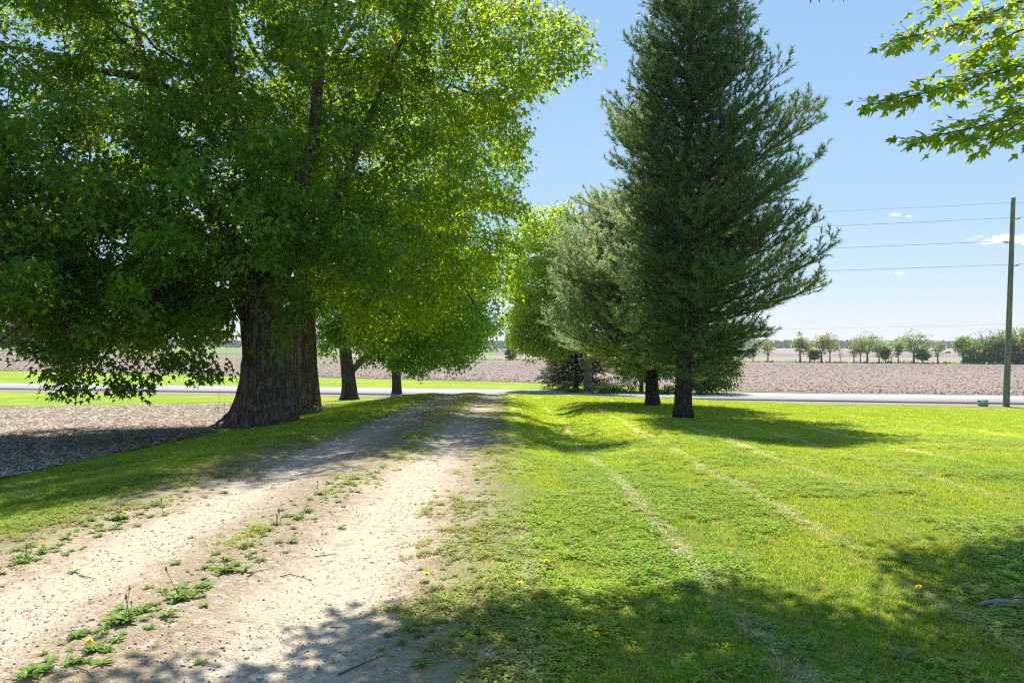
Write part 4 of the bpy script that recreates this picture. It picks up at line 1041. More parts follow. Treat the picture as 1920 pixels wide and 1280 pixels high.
for kd, px, b, t, H, lab, wx in [
    ('slim', 1412, 679, 642, 11, 'thin pale tree of the far field edge peeping out under the tall pine boughs', 1), ('slim2', 1440, 681, 636, 10, 'small olive tree of the far field edge beside the tall pine', 1.1),
    ('slim', 1500, 682, 623, 11, 'upright pale-green tree beside the tall pine on the far field edge', 1.0), ('round', 1527, 678, 652, 6, 'squat dark bush between the upright pale tree and the twin slim trees', 1.1),
    ('slim2', 1540, 682, 624, 10, 'olive half of the twin slim trees on the far field edge', 1.15), ('oak2', 1556, 682, 622, 11.5, 'greener half of the twin slim trees, with wider forked crown', .75),
    ('slim2', 1518, 681, 640, 10, 'short crooked tree just before the twin slim trees', .9),
    ('baresmall', 1576, 676, 650, 7, 'tiny bare tree alone in the gap of the far tree row', .7), ('slim2', 1601, 679, 641, 10, 'low yellowish tree in front of the double-stemmed oak', 1.15),
    ('oak2', 1613, 683, 634, 11.5, 'leaning stem of the double-stemmed oak pair', .8), ('oak', 1626, 683, 622, 11.5, 'broad spreading oak at the centre of the far row', 1.05),
    ('slim2', 1648, 679, 638, 10, 'yellow-olive tree touching the broad spreading oak', 1.2), ('round', 1660, 680, 646, 6, 'narrow dark green bush beside a bare round-headed tree', .65),
    ('baresmall', 1671, 680, 647, 7, 'bare round-headed small tree in the far row', 1.1), ('slim', 1684, 680, 632, 11, 'thin straight tree standing between bare round tree and flat-topped oak', .85),
    ('oak', 1713, 684, 619, 11.5, 'flat-topped oak with open forked limbs above a round bush', 1.0), ('round', 1729, 681, 650, 6, 'bright round bush under the flat-topped oak', 1.15),
    ('slim2', 1758, 684, 637, 10, 'thin crooked tree alone right after the round bush', 1.1), ('lean', 1806, 686, 629, 10.5, 'dark-trunked leafy tree leaning towards the gap in the row', 1.0),
    ('bare', 1845, 688, 617, 12.5, 'tall nearly leafless oak rising over the thicket', 1.0), ('leafy', 1822, 688, 640, 10.5, 'low leafy tree in the thicket under the leafless oak', 1.1),
    ('leafy', 1856, 689, 637, 10.5, 'bright green leafy tree in the thicket before the utility pole', 1.1), ('bare', 1872, 688, 620, 12.5, 'second leafless oak partly behind the bright green tree', .9),
    ('leafy', 1880, 690, 624, 10.5, 'tall green tree in line with the utility pole', 1.0), ('leafy2', 1902, 691, 622, 11, 'tawny tree just past the utility pole', 1.0),
    ('leafy', 1922, 691, 621, 10.5, 'green tree at the picture edge past the utility pole', 1.1)]:
    far_tree(kd, px, b, t, H, lab, group=GR, wx=wx)
for i, (px, t, lab) in enumerate([(1838, 668, 'low thicket at the foot of the leafless oak'), (1868, 670, 'low thicket between the leafless oak and utility pole'), (1895, 669, 'low thicket behind the foot of the utility pole'), (1915, 670, 'low thicket past the utility pole'), (1815, 674, 'low brush at the foot of the leaning leafy tree')]):
    far_tree('thicket', px, 690, t, 4.2, lab, 'shrub', group='thicket along the field edge', cat='shrub')
far_tree('dark', 958, 677, 652, 6.5, 'round dark tree alone in the open field beyond the drive end', Y=262)
# farmstead trees seen under the big maple
GL = 'farmyard trees across the road'
for kd, px, b, t, H, lab, Y, wx in [
    ('leafy', -40, 652, 560, 10.5, 'tall green farmyard tree at the picture edge under the big maple', 300, 1.2), ('dark', 18, 652, 600, 6.5, 'dark round farmyard tree beside the reddish one', 305, 1.2), ('red', 42, 652, 590, 7, 'reddish-leaved ornamental tree in the far farmyard', 300, 1.1),
    ('leafy2', 75, 652, 572, 11, 'olive farmyard tree behind the reddish one', 310, 1.1), ('slim', 108, 652, 575, 11, 'slender pale farmyard tree with a bare stem', 305, 1.1), ('bare', 135, 652, 570, 12.5, 'leafless grey tree in the far farmyard', 312, .9), ('dark', 160, 653, 612, 6.5, 'dark bush at the foot of the leafless farmyard tree', 298, 1.5),
    ('leafy', 195, 653, 585, 10.5, 'broad green farmyard tree beyond the hanging maple sprays', 305, 1.1), ('leafy2', 232, 653, 600, 11, 'olive tree beside the pale farm lane', 310, 1.1)]:
    far_tree(kd, px, b, t, H, lab, Y=Y, group=GL, wx=wx)
# pale lane in the far farmyard
radial('farm_lane', lambda a: 275, lambda a: 281, NT('x').m if False else M_SHOULDER, .35, -1.0, -.44, 30, 4)

# far-off woods on the skyline
gw = np.random.default_rng(90)
def woods(name, a0, a1, Y, n, h, mat, size, lo=0.0, gapf=.0):
    a = gw.uniform(a0, a1, n); crest = h * (.75 + .35 * fbm(np.c_[a * 40, a * 0 + Y], 3, 5)); keep = fbm(np.c_[a * 14, a * 0 + Y * .1], 2, 8) > gapf
    a = a[keep]; crest = crest[keep]; Yv = Y + gw.uniform(-14, 14, len(a)); X = a * Yv; z = zt(X, Yv) + lo + crest * gw.random(len(a)) ** .8
    n_ = len(a); A = nrm(gw.normal(0, 1, (n_, 3)) * [1, 1, .5]); N = nrm(gw.normal(0, .6, (n_, 3)) + [0, -.3, 1])
    me = leaf_mesh(name, np.c_[X, Yv, z], A, N, size * gw.uniform(.6, 1.3, n_), 2, np.clip(.5 + .2 * gw.normal(0, 1, n_), 0, 1)); me.materials.append(mat)
    tag(obj(name, me), kind='stuff', label='far-off wood along the skyline', )
woods('far_woods', -1.0, 1.0, 1150, 24000, 13, M_FAR['dark'], 5.0)
woods('far_woods', -.05, .34, 560, 3800, 10, M_FAR['dark'], 2.2, gapf=.45)
woods('far_woods', .36, .75, 640, 3500, 9, M_FAR['green'], 2.2, gapf=.42)
# weedy margin under the far row
a = gw.uniform(-.1, .75, 5200); Yv = np.array([Yrow(q) for q in a]) + gw.uniform(-1.2, 6, len(a)); X = a * Yv; n_ = len(a)
hh = .2 + 1.3 * np.maximum(0, fbm(np.c_[a * 60, a * 0], 3, 2) - .35)
me = leaf_mesh('field_margin_weeds', np.c_[X, Yv, zt(X, Yv) + hh * gw.random(n_)], nrm(gw.normal(0, 1, (n_, 3))), nrm(gw.normal(0, .6, (n_, 3)) + [0, -.2, 1]), .7 * gw.uniform(.5, 1.2, n_), 2, np.clip(.5 + .25 * gw.normal(0, 1, n_), 0, 1)); me.materials.append(M_FAR['green'])
tag(obj('weeds', me), kind='stuff', label='weedy growth along the far edge of the ploughed field')

# ------------------------------------------------------------------ a dark car far off on the field lane
def far_car():
    a = (1777 - 960) / F; Y = 560.0; X = a * Y; T = thing('parked_car', 'tiny dark car far off beyond the gap in the tree row', 'car', (X, Y, z1(X, Y) + .17), R(8))
    mp = NT('car_paint'); mp = mp.end(mp.bsdf((.02, .03, .045), .25, spec=.5)); mg = NT('car_glass'); mg = mg.end(mg.bsdf((.01, .012, .015), .08, spec=.6)); mt = NT('tyre'); mt = mt.end(mt.bsdf((.012, .012, .012), .9))
    pr = [(-2.2, .35), (-2.25, .75), (-1.5, .85), (-.9, .92), (-.35, 1.42), (1.0, 1.45), (1.9, 1.0), (2.2, .9), (2.22, .35)]; b = MB(); V = []
    for s_ in (-.86, .86): V += [(x, s_ * (1 if z < 1 else .8), z) for x, z in pr]
    n = len(pr); f4 = [[i, i + 1, n + i + 1, n + i] for i in range(n - 1)] + [[n - 1, 0, n, 2 * n - 1]]; f3 = [[0, i + 1, i] for i in range(1, n - 1)] + [[n, n + i, n + i + 1] for i in range(1, n - 1)]
    b.add(V, f3=f3, f4=f4); obj('body', b.mesh('body'), mp, T)
    w = MB(); w.add([(-.8, s_ * q, z) for s_ in (-1,) for q, z in ((.83, .98), (.72, 1.38))] + [(1.7, -.83, .98), (1.0, -.72, 1.4)], f4=[[0, 2, 3, 1]]); obj('window', w.mesh('window'), mg, T)
    for x in (-1.35, 1.4):
        for y in (-.8, .8):
            m = MB(); m.tube([(x, y - .1, .32), (x, y + .1, .32)], .33, 14); obj('wheel', m.mesh('wheel'), mt, T)
far_car()

# ------------------------------------------------------------------ utility pole, wires, box
def pole_mat():
    k = NT('weathered_pole'); P = k.objco(); n = k.noise(k.vmul(P, (1, 1, .05)), 28, 4); n2 = k.noise(P, 1.2, 3)
    c = k.mix(k.mapr(n, .3, .7), (.09, .088, .088), (.21, .205, .205)); c = k.mix(k.mapr(n2, .45, .75, 0, .4), c, (.12, .095, .075))
    return k.end(k.bsdf(c, .9, k.bump(n, .7, .01), spec=.15))
M_POLE = pole_mat(); k = NT('glazed_insulator'); M_INS = k.end(k.bsdf((.42, .44, .46), .25, spec=.5)); k = NT('galvanised'); M_GALV = k.end(k.bsdf((.36, .37, .38), .45, metal=.7)); k = NT('cable'); M_CABLE = k.end(k.bsdf((.14, .14, .145), .5))
bpo = np.array(ground_at(1886, 763, -1.5)); Yp = bpo[1]
top = at(1901, 370, Yp) - bpo; Tp = thing('utility_pole', 'tall weathered grey wooden utility pole leaning slightly by the road', 'utility pole', tuple(bpo))
zz_ = np.linspace(-.3, top[2], 40); fr = zz_ / top[2]; mb = MB()
mb.tube(np.c_[top[0] * fr, 0 * fr, zz_], .165 - .055 * np.clip(fr, 0, 1), 18); obj('pole', mb.mesh('pole', smooth=True), M_POLE, Tp)
mb = MB(); mb.lathe([(.001, .05), (.06, .045), (.118, .0), (.118, -.05), (.112, -.05)], 18, (top[0], 0, top[2])); obj('pole_cap', mb.mesh('pole_cap'), M_GALV, Tp)
mb = MB(); mb.tube([(top[0] * .97 - .02, -.118, top[2] * .97), (top[0] * .5, -.15, top[2] * .5), (0, -.168, .05)], .008, 5); obj('ground_wire', mb.mesh('ground_wire'), M_CABLE, Tp)
def on_pole(py):
    h = (763 - py) / (763 - 370) * top[2]; return np.array([top[0] * h / top[2], 0, h])
ends = []
for py, side in ((410, 1), (455, -1), (498, 1)):
    c = on_pole(py); rp = .165 - .055 * c[2] / top[2]; m = MB(); m.tube([c + [side * rp * .8, 0, -.02], c + [side * (rp + .10), 0, .02]], .022, 8); br = obj('bracket', m.mesh('bracket'), M_GALV, Tp)
    x0 = side * (rp + .06); m = MB()
    q = np.linspace(0, .30, 13); rad_ = np.array([.035, .06, .035, .075, .04, .075, .04, .075, .04, .07, .04, .05, .03]); d = nrm(np.array([side * 1., 0, .28]))
    m.tube([c + np.array([x0, 0, 0]) + d * v for v in q], rad_, 12); obj('insulator', m.mesh('insulator'), M_INS, br)
    ends.append(bpo + c + np.array([x0, 0, 0]) + d * .31)
tp = on_pole(380); ends.insert(0, bpo + tp + np.array([-.13, 0, 0])); low = on_pole(608); ends.append(bpo + low + np.array([-.15, 0, 0]))
m = MB(); m.box(tp + np.array([-.10, 0, 0]), (.10, .05, .05)); obj('bracket', m.mesh('bracket'), M_GALV, Tp); m = MB(); m.box(low + np.array([-.13, 0, 0]), (.10, .06, .08)); obj('bracket', m.mesh('bracket'), M_GALV, Tp)
wl_ = ['topmost thin wire running from the pole head behind the pine', 'second wire from the top, tied to the highest insulator', 'third wire from the top, tied to the middle insulator', 'fourth wire from the top, tied to the lowest insulator', 'faint lowest cable low over the far tree row']
for e, lab, rw, sag in zip(ends, wl_, (.006, .009, .009, .009, .004), (.35, .4, .4, .4, .5)):
    m = MB(); 
    for dx in (-88.0, 80.0):
        t = np.linspace(0, 1, 60); P = e + np.c_[dx * t, -.215 * dx * t, -4 * sag * t * (1 - t)]
        m.tube(P, rw, 5, cap=False)
    tag(obj('power_line', m.mesh('power_line', smooth=True), M_CABLE), lab, 'wire', 'wires strung along the road')
bb = ground_at(1842, 762, -1.5); Tb = thing('utility_box', 'small grey-green telecom box on the grass between road and utility pole', 'utility box', tuple(bb), R(-14))
k = NT('box_paint'); n = k.noise(k.objco(), 9, 3); M_BOX = k.end(k.bsdf(k.mix(n, (.20, .25, .235), (.27, .32, .30)), .5)); 
m = MB(); m.box((0, 0, .15), (.44, .34, .36), taper=.96); obj('body', m.mesh('body'), M_BOX, Tb); m = MB(); m.box((0, 0, .355), (.47, .37, .06), taper=.9); obj('lid', m.mesh('lid'), M_BOX, Tb)
m = MB(); m.box((.05, -.178, .2), (.05, .02, .07)); obj('latch', m.mesh('latch'), M_GALV, Tb.children[0]); m = MB(); m.box((0, 0, -.02), (.50, .40, .06)); obj('base', m.mesh('base'), M_SHOULDER, Tb)
#@@PART6
# ------------------------------------------------------------------ grass, clover, gravel, litter
def instancer(name, P, rz, sc, protos, kind='stuff', label=None, tilt=None):
    """one object: copies of the prototype meshes on points (geometry nodes)"""
    me = bpy.data.meshes.new(name); me.vertices.add(len(P)); me.vertices.foreach_set('co', np.asarray(P, np.float32).ravel())
    rot = np.zeros((len(P), 3), np.float32); rot[:, 2] = rz
    if tilt is not None: rot[:, :2] = tilt
    a = me.attributes.new('rot', 'FLOAT_VECTOR', 'POINT'); a.data.foreach_set('vector', rot.ravel())
    a = me.attributes.new('sc', 'FLOAT', 'POINT'); a.data.foreach_set('value', np.asarray(sc, np.float32))
    a = me.attributes.new('pick', 'INT', 'POINT'); a.data.foreach_set('value', rng.integers(0, len(protos), len(P)).astype(np.int32))
    o = obj(name, me); tag(o, label, kind=kind)
    t = bpy.data.node_groups.new(name, 'GeometryNodeTree'); t.interface.new_socket('Geometry', in_out='INPUT', socket_type='NodeSocketGeometry'); t.interface.new_socket('Geometry', in_out='OUTPUT', socket_type='NodeSocketGeometry')
    N = t.nodes; gi = N.new('NodeGroupInput'); go = N.new('NodeGroupOutput'); ip = N.new('GeometryNodeInstanceOnPoints'); gt = N.new('GeometryNodeGeometryToInstance')
    for p in reversed(protos):
        oi = N.new('GeometryNodeObjectInfo'); oi.inputs['Object'].default_value = p; t.links.new(oi.outputs['Geometry'], gt.inputs[0])
    def na(nm, ty):
        q = N.new('GeometryNodeInputNamedAttribute'); q.data_type = ty; q.inputs['Name'].default_value = nm; return q.outputs[0]
    mp = N.new('GeometryNodeMeshToPoints'); t.links.new(gi.outputs[0], mp.inputs['Mesh']); t.links.new(mp.outputs[0], ip.inputs['Points'])
    t.links.new(gt.outputs[0], ip.inputs['Instance']); ip.inputs['Pick Instance'].default_value = True
    t.links.new(na('pick', 'INT'), ip.inputs['Instance Index'])
    er = N.new('FunctionNodeEulerToRotation'); t.links.new(na('rot', 'FLOAT_VECTOR'), er.inputs[0]); t.links.new(er.outputs[0], ip.inputs['Rotation'])
    t.links.new(na('sc', 'FLOAT'), ip.inputs['Scale']); t.links.new(ip.outputs[0], go.inputs[0])
    md = o.modifiers.new('scatter', 'NODES'); md.node_group = t
    return o
def proto_obj(me, mat):
    me.materials.append(mat); return bpy.data.objects.new(me.name, me)     # not linked: only its mesh is used
def tuft(seed, n=10, h=.055, w=.0042, spread=.045, lean=.5):
    g = np.random.default_rng(seed); V = []; F3 = []; F4 = []
    for i in range(n):
        a = g.uniform(0, 6.28); r0 = spread * math.sqrt(g.random()); b = np.array([r0 * math.cos(a), r0 * math.sin(a), -.006]); az = g.uniform(0, 6.28); le = lean * g.uniform(.2, 1.3); hh = h * g.uniform(.55, 1.15)
        d = np.array([math.cos(az), math.sin(az), 0]); s_ = np.array([-d[1], d[0], 0]) * w * g.uniform(.7, 1.2) * .5
        m_ = b + d * hh * le * .35 + np.array([0, 0, hh * .62]); t_ = b + d * hh * le + np.array([0, 0, hh * (1 - .3 * le)]); k0 = len(V)
        V += [b - s_, b + s_, m_ - s_ * .8, m_ + s_ * .8, t_]; F4.append([k0, k0 + 1, k0 + 3, k0 + 2]); F3.append([k0 + 2, k0 + 3, k0 + 4])
    return mesh_from('tuft', V, [np.array(F4), np.array(F3)])
def clover(seed, n=9):
    g = np.random.default_rng(seed); V = []; F4 = []
    for i in range(n):
        c = np.array([g.normal(0, .03), g.normal(0, .03), g.uniform(.014, .036)]); a0 = g.uniform(0, 6.28); s_ = g.uniform(.009, .016)
        for q in range(3):
            a = a0 + q * 2.094; d = np.array([math.cos(a), math.sin(a), g.uniform(-.1, .35)]); p_ = np.array([-math.sin(a), math.cos(a), 0]); k0 = len(V)
            V += [c, c + d * s_ + p_ * s_ * .55, c + d * s_ * 1.75, c + d * s_ - p_ * s_ * .55]; F4.append([k0, k0 + 1, k0 + 2, k0 + 3])
    return mesh_from('clover', V, np.array(F4))
TUFTS = [proto_obj(tuft(s_, 10, .030 + .006 * (s_ % 3), .0042, .05, .9), M_BLADE) for s_ in range(5)]
CLOV = [proto_obj(clover(s_), M_CLOVER) for s_ in range(4)]
BIGT = [proto_obj(tuft(20 + s_, 12, .06, .011, .12, .5), M_BLADE) for s_ in range(3)]

def lawn_density(x, y):
    """0..1 how grassy a spot is: lawn both sides, ragged along the drive, a weedy spine between the wheel tracks"""
    P = np.c_[x, y, 0 * x]; n = fbm(P * 1.7, 3, 31); n2 = fbm(P * 5.0, 3, 32)
    dl = np.interp(y, np.linspace(-5, 48, 200), [DL(q) for q in np.linspace(-5, 48, 200)]); dr = np.interp(y, np.linspace(-5, 48, 200), [DR(q) for q in np.linspace(-5, 48, 200)])
    jit = (n - .5) * 1.6 + (n2 - .5) * .9
    right = ss(-.25, .65, x - dr + .30 + jit * .75) ; left = ss(-.3, .7, dl - x + jit * .75)
    patch = ss(.30, .62, n2 * .55 + n * .45 + .30 * ss(0, 2.2, np.maximum(x - dr, dl - x)))
    d = np.maximum(right, left) * (.25 + .75 * patch)
    # weedy spine, denser farther along
    xm = -2.25 + .45 * ss(4, 12, y); sp = np.exp(-((x - xm + (n - .5) * .35) / (.16 + .20 * ss(8, 13, y))) ** 2)
    sp = sp * ss(.50 - .35 * ss(8.5, 12, y), .70 - .30 * ss(8.5, 12, y), n2) * (.5 + .5 * ss(8, 11, y))
    d = np.maximum(d, sp)
    fe = np.interp(y, np.linspace(-8, 48, 100), [FE(q) for q in np.linspace(-8, 48, 100)])
    d = d * np.where(road_s(x, y) < -12.3, ss(-.25, .25, x - fe + (n2 - .5) * .8), 1.0)
    return d * (road_s(x, y) < -1.4)
def scatter(y0, y1, dens, prob, halfw=.72, margin=2.0):
    A = (y1 - y0) * (halfw * (y0 + y1) + 2 * margin); n = int(A * dens)
    y = np.sqrt(rng.uniform(0, 1, n) * ((y1 + 2.8) ** 2 - (y0 + 2.8) ** 2) + (y0 + 2.8) ** 2) - 2.8
    x = rng.uniform(-1, 1, n) * (halfw * y + margin)
    k_ = rng.random(n) < prob(x, y); return x[k_], y[k_]
pr_g = lambda x, y: lawn_density(x, y) * (.35 + .65 * ss(.25, .6, fbm(np.c_[x, y, 0 * x] * 6, 2, 40)))
XS = []; YS = []; SS_ = []
for y0, y1, de, s0 in ((2.6, 5.5, 2200, .95), (5.5, 8.5, 1500, 1.0), (8.5, 13, 800, 1.15), (13, 20, 360, 1.35)):
    x, y = scatter(y0, y1, de, pr_g); XS.append(x); YS.append(y); SS_.append(s0 * rng.uniform(.5, 1.35, len(x)))
x = np.concatenate(XS); y = np.concatenate(YS); s_ = np.concatenate(SS_) * (.62 + .55 * fbm(np.c_[x, y, 0 * x] * 1.4, 2, 41)) * (.7 + .3 * lawn_density(x, y))
instancer('grass', np.c_[x, y, zt(x, y)], rng.uniform(0, 6.28, len(x)), s_, TUFTS, label='short mown grass of the lawn and verges')
x, y = scatter(20, 42, 130, lambda x, y: lawn_density(x, y)); instancer('grass', np.c_[x, y, zt(x, y)], rng.uniform(0, 6.28, len(x)), rng.uniform(.5, .95, len(x)), BIGT, label='short mown grass towards the road')
pr_c = lambda x, y: lawn_density(x, y) * ss(.42, .60, fbm(np.c_[x, y, 0 * x] * .9, 3, 44)) * .9
XS = []; YS = []
for y0, y1, de in ((2.6, 6, 520), (6, 10, 330), (10, 15, 160)):
    x, y = scatter(y0, y1, de, pr_c); XS.append(x); YS.append(y)
x = np.concatenate(XS); y = np.concatenate(YS); instancer('clover', np.c_[x, y, zt(x, y)], rng.uniform(0, 6.28, len(x)), rng.uniform(.7, 1.4, len(x)), CLOV, label='clover and broad-leaved growth among the lawn grass')

def stone(seed):
    g = np.random.default_rng(seed); V = []
    for i in range(5):
        for j in range(7):
            p, t_ = math.pi * i / 4, 2 * math.pi * j / 7; V.append((math.sin(p) * math.cos(t_), math.sin(p) * math.sin(t_), math.cos(p)))
    V = np.array(V); V *= (1 + .28 * (fbm(V * 1.6 + seed, 2, seed) - .5) * 2)[:, None]; V *= [1, g.uniform(.6, .9), g.uniform(.4, .6)]
    f4 = [[i * 7 + j, (i + 1) * 7 + j, (i + 1) * 7 + (j + 1) % 7, i * 7 + (j + 1) % 7] for i in range(4) for j in range(7)]
    return proto_obj(mesh_from('stone', V, np.array(f4)), M_STONE)
def on_drive(x, y):
    n2 = fbm(np.c_[x, y, 0 * x] * 2.0, 3, 33); return ss(-.2, .25, x + 4.1 + (n2 - .5)) * ss(-.6, .1, -.1 - x + (n2 - .5)) * (.35 + .65 * ss(.35, .65, fbm(np.c_[x, y, 0 * x] * 3, 2, 34)))
XS = []; YS = []; S2 = []
for y0, y1, de, sz in ((2.6, 5, 900, 1.0), (5, 8, 420, 1.15), (8, 13, 150, 1.4)):
    x, y = scatter(y0, y1, de, on_drive); XS.append(x); YS.append(y); S2.append(sz * .0045 * np.exp(rng.normal(-.15, .5, len(x))))
x = np.concatenate(XS); y = np.concatenate(YS); sz = np.minimum(np.concatenate(S2), .022)
instancer('gravel', np.c_[x, y, zt(x, y) + .017], rng.uniform(0, 6.28, len(x)), sz, [stone(s_) for s_ in range(4)], label='loose gravel on the drive')

# maize stubble litter on the near field
k = NT('stalk_litter'); n = k.attr('tint'); M_LITTER = k.end(k.bsdf(k.mix(n, (.22, .17, .12), (.60, .52, .42)), .9, spec=.1))
def litter(n, y0, y1):
    y = y0 + (y1 - y0) * rng.random(n) ** 1.2; x = -8.5 - rng.random(n) * (np.maximum(.72 * y + 3 - 8.5, 1.5)); ok = (road_s(x, y) < -12.6); x, y = x[ok], y[ok]; n = len(x)
    a = rng.uniform(0, np.pi, n); l = rng.uniform(.06, .26, n); w = rng.uniform(.008, .022, n); tz = rng.normal(0, .22, n)
    d = np.c_[np.cos(a), np.sin(a), tz] * l[:, None] * .5; s2 = np.c_[-np.sin(a), np.cos(a), rng.normal(0, .3, n)] * w[:, None] * .5; c = np.c_[x, y, zt(x, y) + .035 + np.abs(tz) * l * .5]
    V = np.stack([c - d - s2, c + d - s2, c + d + s2, c - d + s2, c + s2 * .2 + [0, 0, .008]], 1).reshape(-1, 3); b = np.arange(n)[:, None] * 5
    F3 = np.concatenate([b + [0, 1, 4], b + [1, 2, 4], b + [2, 3, 4], b + [3, 0, 4]])
    me = mesh_from('crop_litter', V, F3, attrs={'tint': np.repeat(rng.random(n), 5)}); tag(obj('crop_litter', me, M_LITTER), 'bleached maize stalk litter on the ploughed field', kind='stuff')
litter(20000, 10, 40)

# ------------------------------------------------------------------ weeds, dandelions, twigs and scraps
k = NT('weed_leaf'); n = k.attr('tint'); cW = k.mix(n, (.075, .16, .02), (.20, .30, .03)); bW = k.bsdf(cW, .5); tW = k.n('ShaderNodeBsdfTranslucent'); k.set(tW.inputs[0], (.26, .40, .03)); mW = k.n('ShaderNodeMixShader'); mW.inputs[0].default_value = .35; k.t.links.new(bW, mW.inputs[1]); k.t.links.new(tW.outputs[0], mW.inputs[2]); M_WEED = k.end(mW.outputs[0])
k = NT('dandelion_yellow'); M_YEL = k.end(k.bsdf((.85, .62, .01), .7)); k = NT('dry_stalk'); M_STALK = k.end(k.bsdf((.24, .20, .10), .8))
def rosette(seed, n=12, ln=.10):
    g = np.random.default_rng(seed); V = []; F4 = []; tint = []
    for i in range(n):
        a = i * 2.4 + g.normal(0, .3); l = ln * g.uniform(.5, 1.15); up = g.uniform(.15, .8); d = np.array([math.cos(a), math.sin(a), 0]); p = np.array([-d[1], d[0], 0]); w = l * g.uniform(.12, .18); t_ = g.random(); prev = None
        for q, (u, ww) in enumerate(((0, .25), (.3, .7), (.55, 1.0), (.78, .85), (1.0, .08))):
            c = d * l * u + np.array([0, 0, l * up * (u - .62 * u * u) * 1.3 + .004]); V += [c - p * w * ww + [0, 0, .15 * w * ww], c, c + p * w * ww + [0, 0, .15 * w * ww]]; tint += [t_] * 3; k0 = len(V) - 3
            if prev is not None: F4 += [[prev, prev + 1, k0 + 1, k0], [prev + 1, prev + 2, k0 + 2, k0 + 1]]
            prev = k0
    me = mesh_from('rosette', V, np.array(F4), attrs={'tint': tint}); me.materials.append(M_WEED); return me
ROS = [rosette(s_, 13 + s_ % 5, .055 + .010 * (s_ % 4)) for s_ in range(8)]
def stalk_mesh(seed, h=.14, bud=True):
    g = np.random.default_rng(seed); m = MB(); bx, by = g.normal(0, .02, 2); m.tube([(0, 0, 0), (bx * .5, by * .5, h * .5), (bx, by, h)], .0022, 4)
    if bud: m.lathe([(.001, -.008), (.006, 0), (.005, .012), (.001, .018)], 6, (bx, by, h))
    return m.mesh('stalk')
STK = [stalk_mesh(s_, .08 + .025 * (s_ % 4)) for s_ in range(5)]
for m_ in STK: m_.materials.append(M_STALK)
mf = MB(); g = np.random.default_rng(3)
for ring, (r_, z_, n_) in enumerate(((.019, .0, 16), (.014, .005, 13), (.008, .009, 9))):
    for i in range(n_):
        a = i * 2 * math.pi / n_ + ring * .3; d = np.array([math.cos(a), math.sin(a), 0]); p = np.array([-d[1], d[0], 0]) * .0026
        mf.add([d * .002 + [0, 0, z_] - p * .5, d * .002 + [0, 0, z_] + p * .5, d * r_ + [0, 0, z_ + .006] + p, d * r_ + [0, 0, z_ + .006] - p], f4=[[0, 1, 2, 3]])
mf.lathe([(.001, -.012), (.007, -.008), (.008, .0), (.006, .006), (.001, .008)], 8); FLW = mf.mesh('flower'); FLW.materials.append(M_YEL)
wi = 0
def weed(px, py, sc, label, group, stalks=0, flower=False, name='weed', cat='weed'):
    global wi; X, Y, Z = ground_at(px, py); T = thing(name, label, cat, (X, Y, Z + (.012 if -4 < X < -.4 else 0)), rng.uniform(0, 6.28), group)
    nr = 1 if sc < 1.2 else 3
    for q in range(nr):
        o = obj('rosette', ROS[(wi + q) % 8], None, T, loc=(0, 0, 0) if q == 0 else (rng.normal(0, .07), rng.normal(0, .05), 0), sc=sc * (1 if q == 0 else .8), rot=(0, 0, q * 1.3))
    for q in range(stalks): obj('stalk', STK[(wi + q) % 5], None, T, loc=(rng.normal(0, .03), rng.normal(0, .03), 0), sc=rng.uniform(.9, 1.5))
    if flower: st_ = obj('stem', STK[1], None, T, sc=.55); obj('flower_head', FLW, None, st_, loc=(.004, 0, .105), rot=(-.35, .1, 0), sc=2.1)
    wi += 1
GW = 'green weeds growing in the gravel drive'
for px, py, sc, st, lab in [(85, 1262, 1.5, 0, 'leafy weed clump at the very foot of the picture, on the gravel'), (235, 1168, 1.5, 3, 'big weed clump with a few tall seed stalks in the spine of the gravel drive'),
    (315, 1157, 1.0, 0, 'dense bright rosette without stalks, beside the big stalked clump'), (335, 1125, 1.25, 1, 'weed clump with one stalk just past the dense bright rosette'), (425, 1073, 1.5, 1, 'broadest weed mat in the spine of the drive, beside the bent twig'),
    (388, 1104, .9, 0, 'small flat weed just before the broadest weed mat'), (490, 1053, .9, 0, 'pair-leaved weed just past the broadest weed mat'), (545, 1018, .9, 0, 'flat weed rosette alone on the far right wheel track side'),
    (563, 972, 1.2, 1, 'spiky weed clump where the spine grows thicker'), (520, 985, 1.0, 3, 'weed with several dry stalks next to the spiky clump'), (640, 992, .8, 0, 'small flat weed alone on the pale wheel track'),
    (600, 928, 1.0, 2, 'stalky weed near the edge of the tree shade on the spine'), (655, 905, 1.0, 1, 'weed clump at the very edge of the tree shade'), (378, 1246, .7, 0, 'tiny upright weed seedling near the dark leaf shadow on the gravel')]:
    weed(px, py, sc, lab, GW, st)
GV = 'green weeds along the verge of the gravel drive'
for px, py, sc, st, lab in [(50, 1050, 1.1, 2, 'weed with dry stalks on the grass edge, next to a dandelion'), (215, 975, 1.3, 3, 'large tall-stalked weed clump on the bare verge of the drive'), (310, 968, .8, 1, 'small weed on the verge just past the tall-stalked clump'), (415, 897, 1.0, 3, 'stalky weed at the shaded corner of the verge grass'), (125, 1012, .8, 0, 'low weed half sunk in the ragged verge grass')]:
    weed(px, py, sc, lab, GV, st)
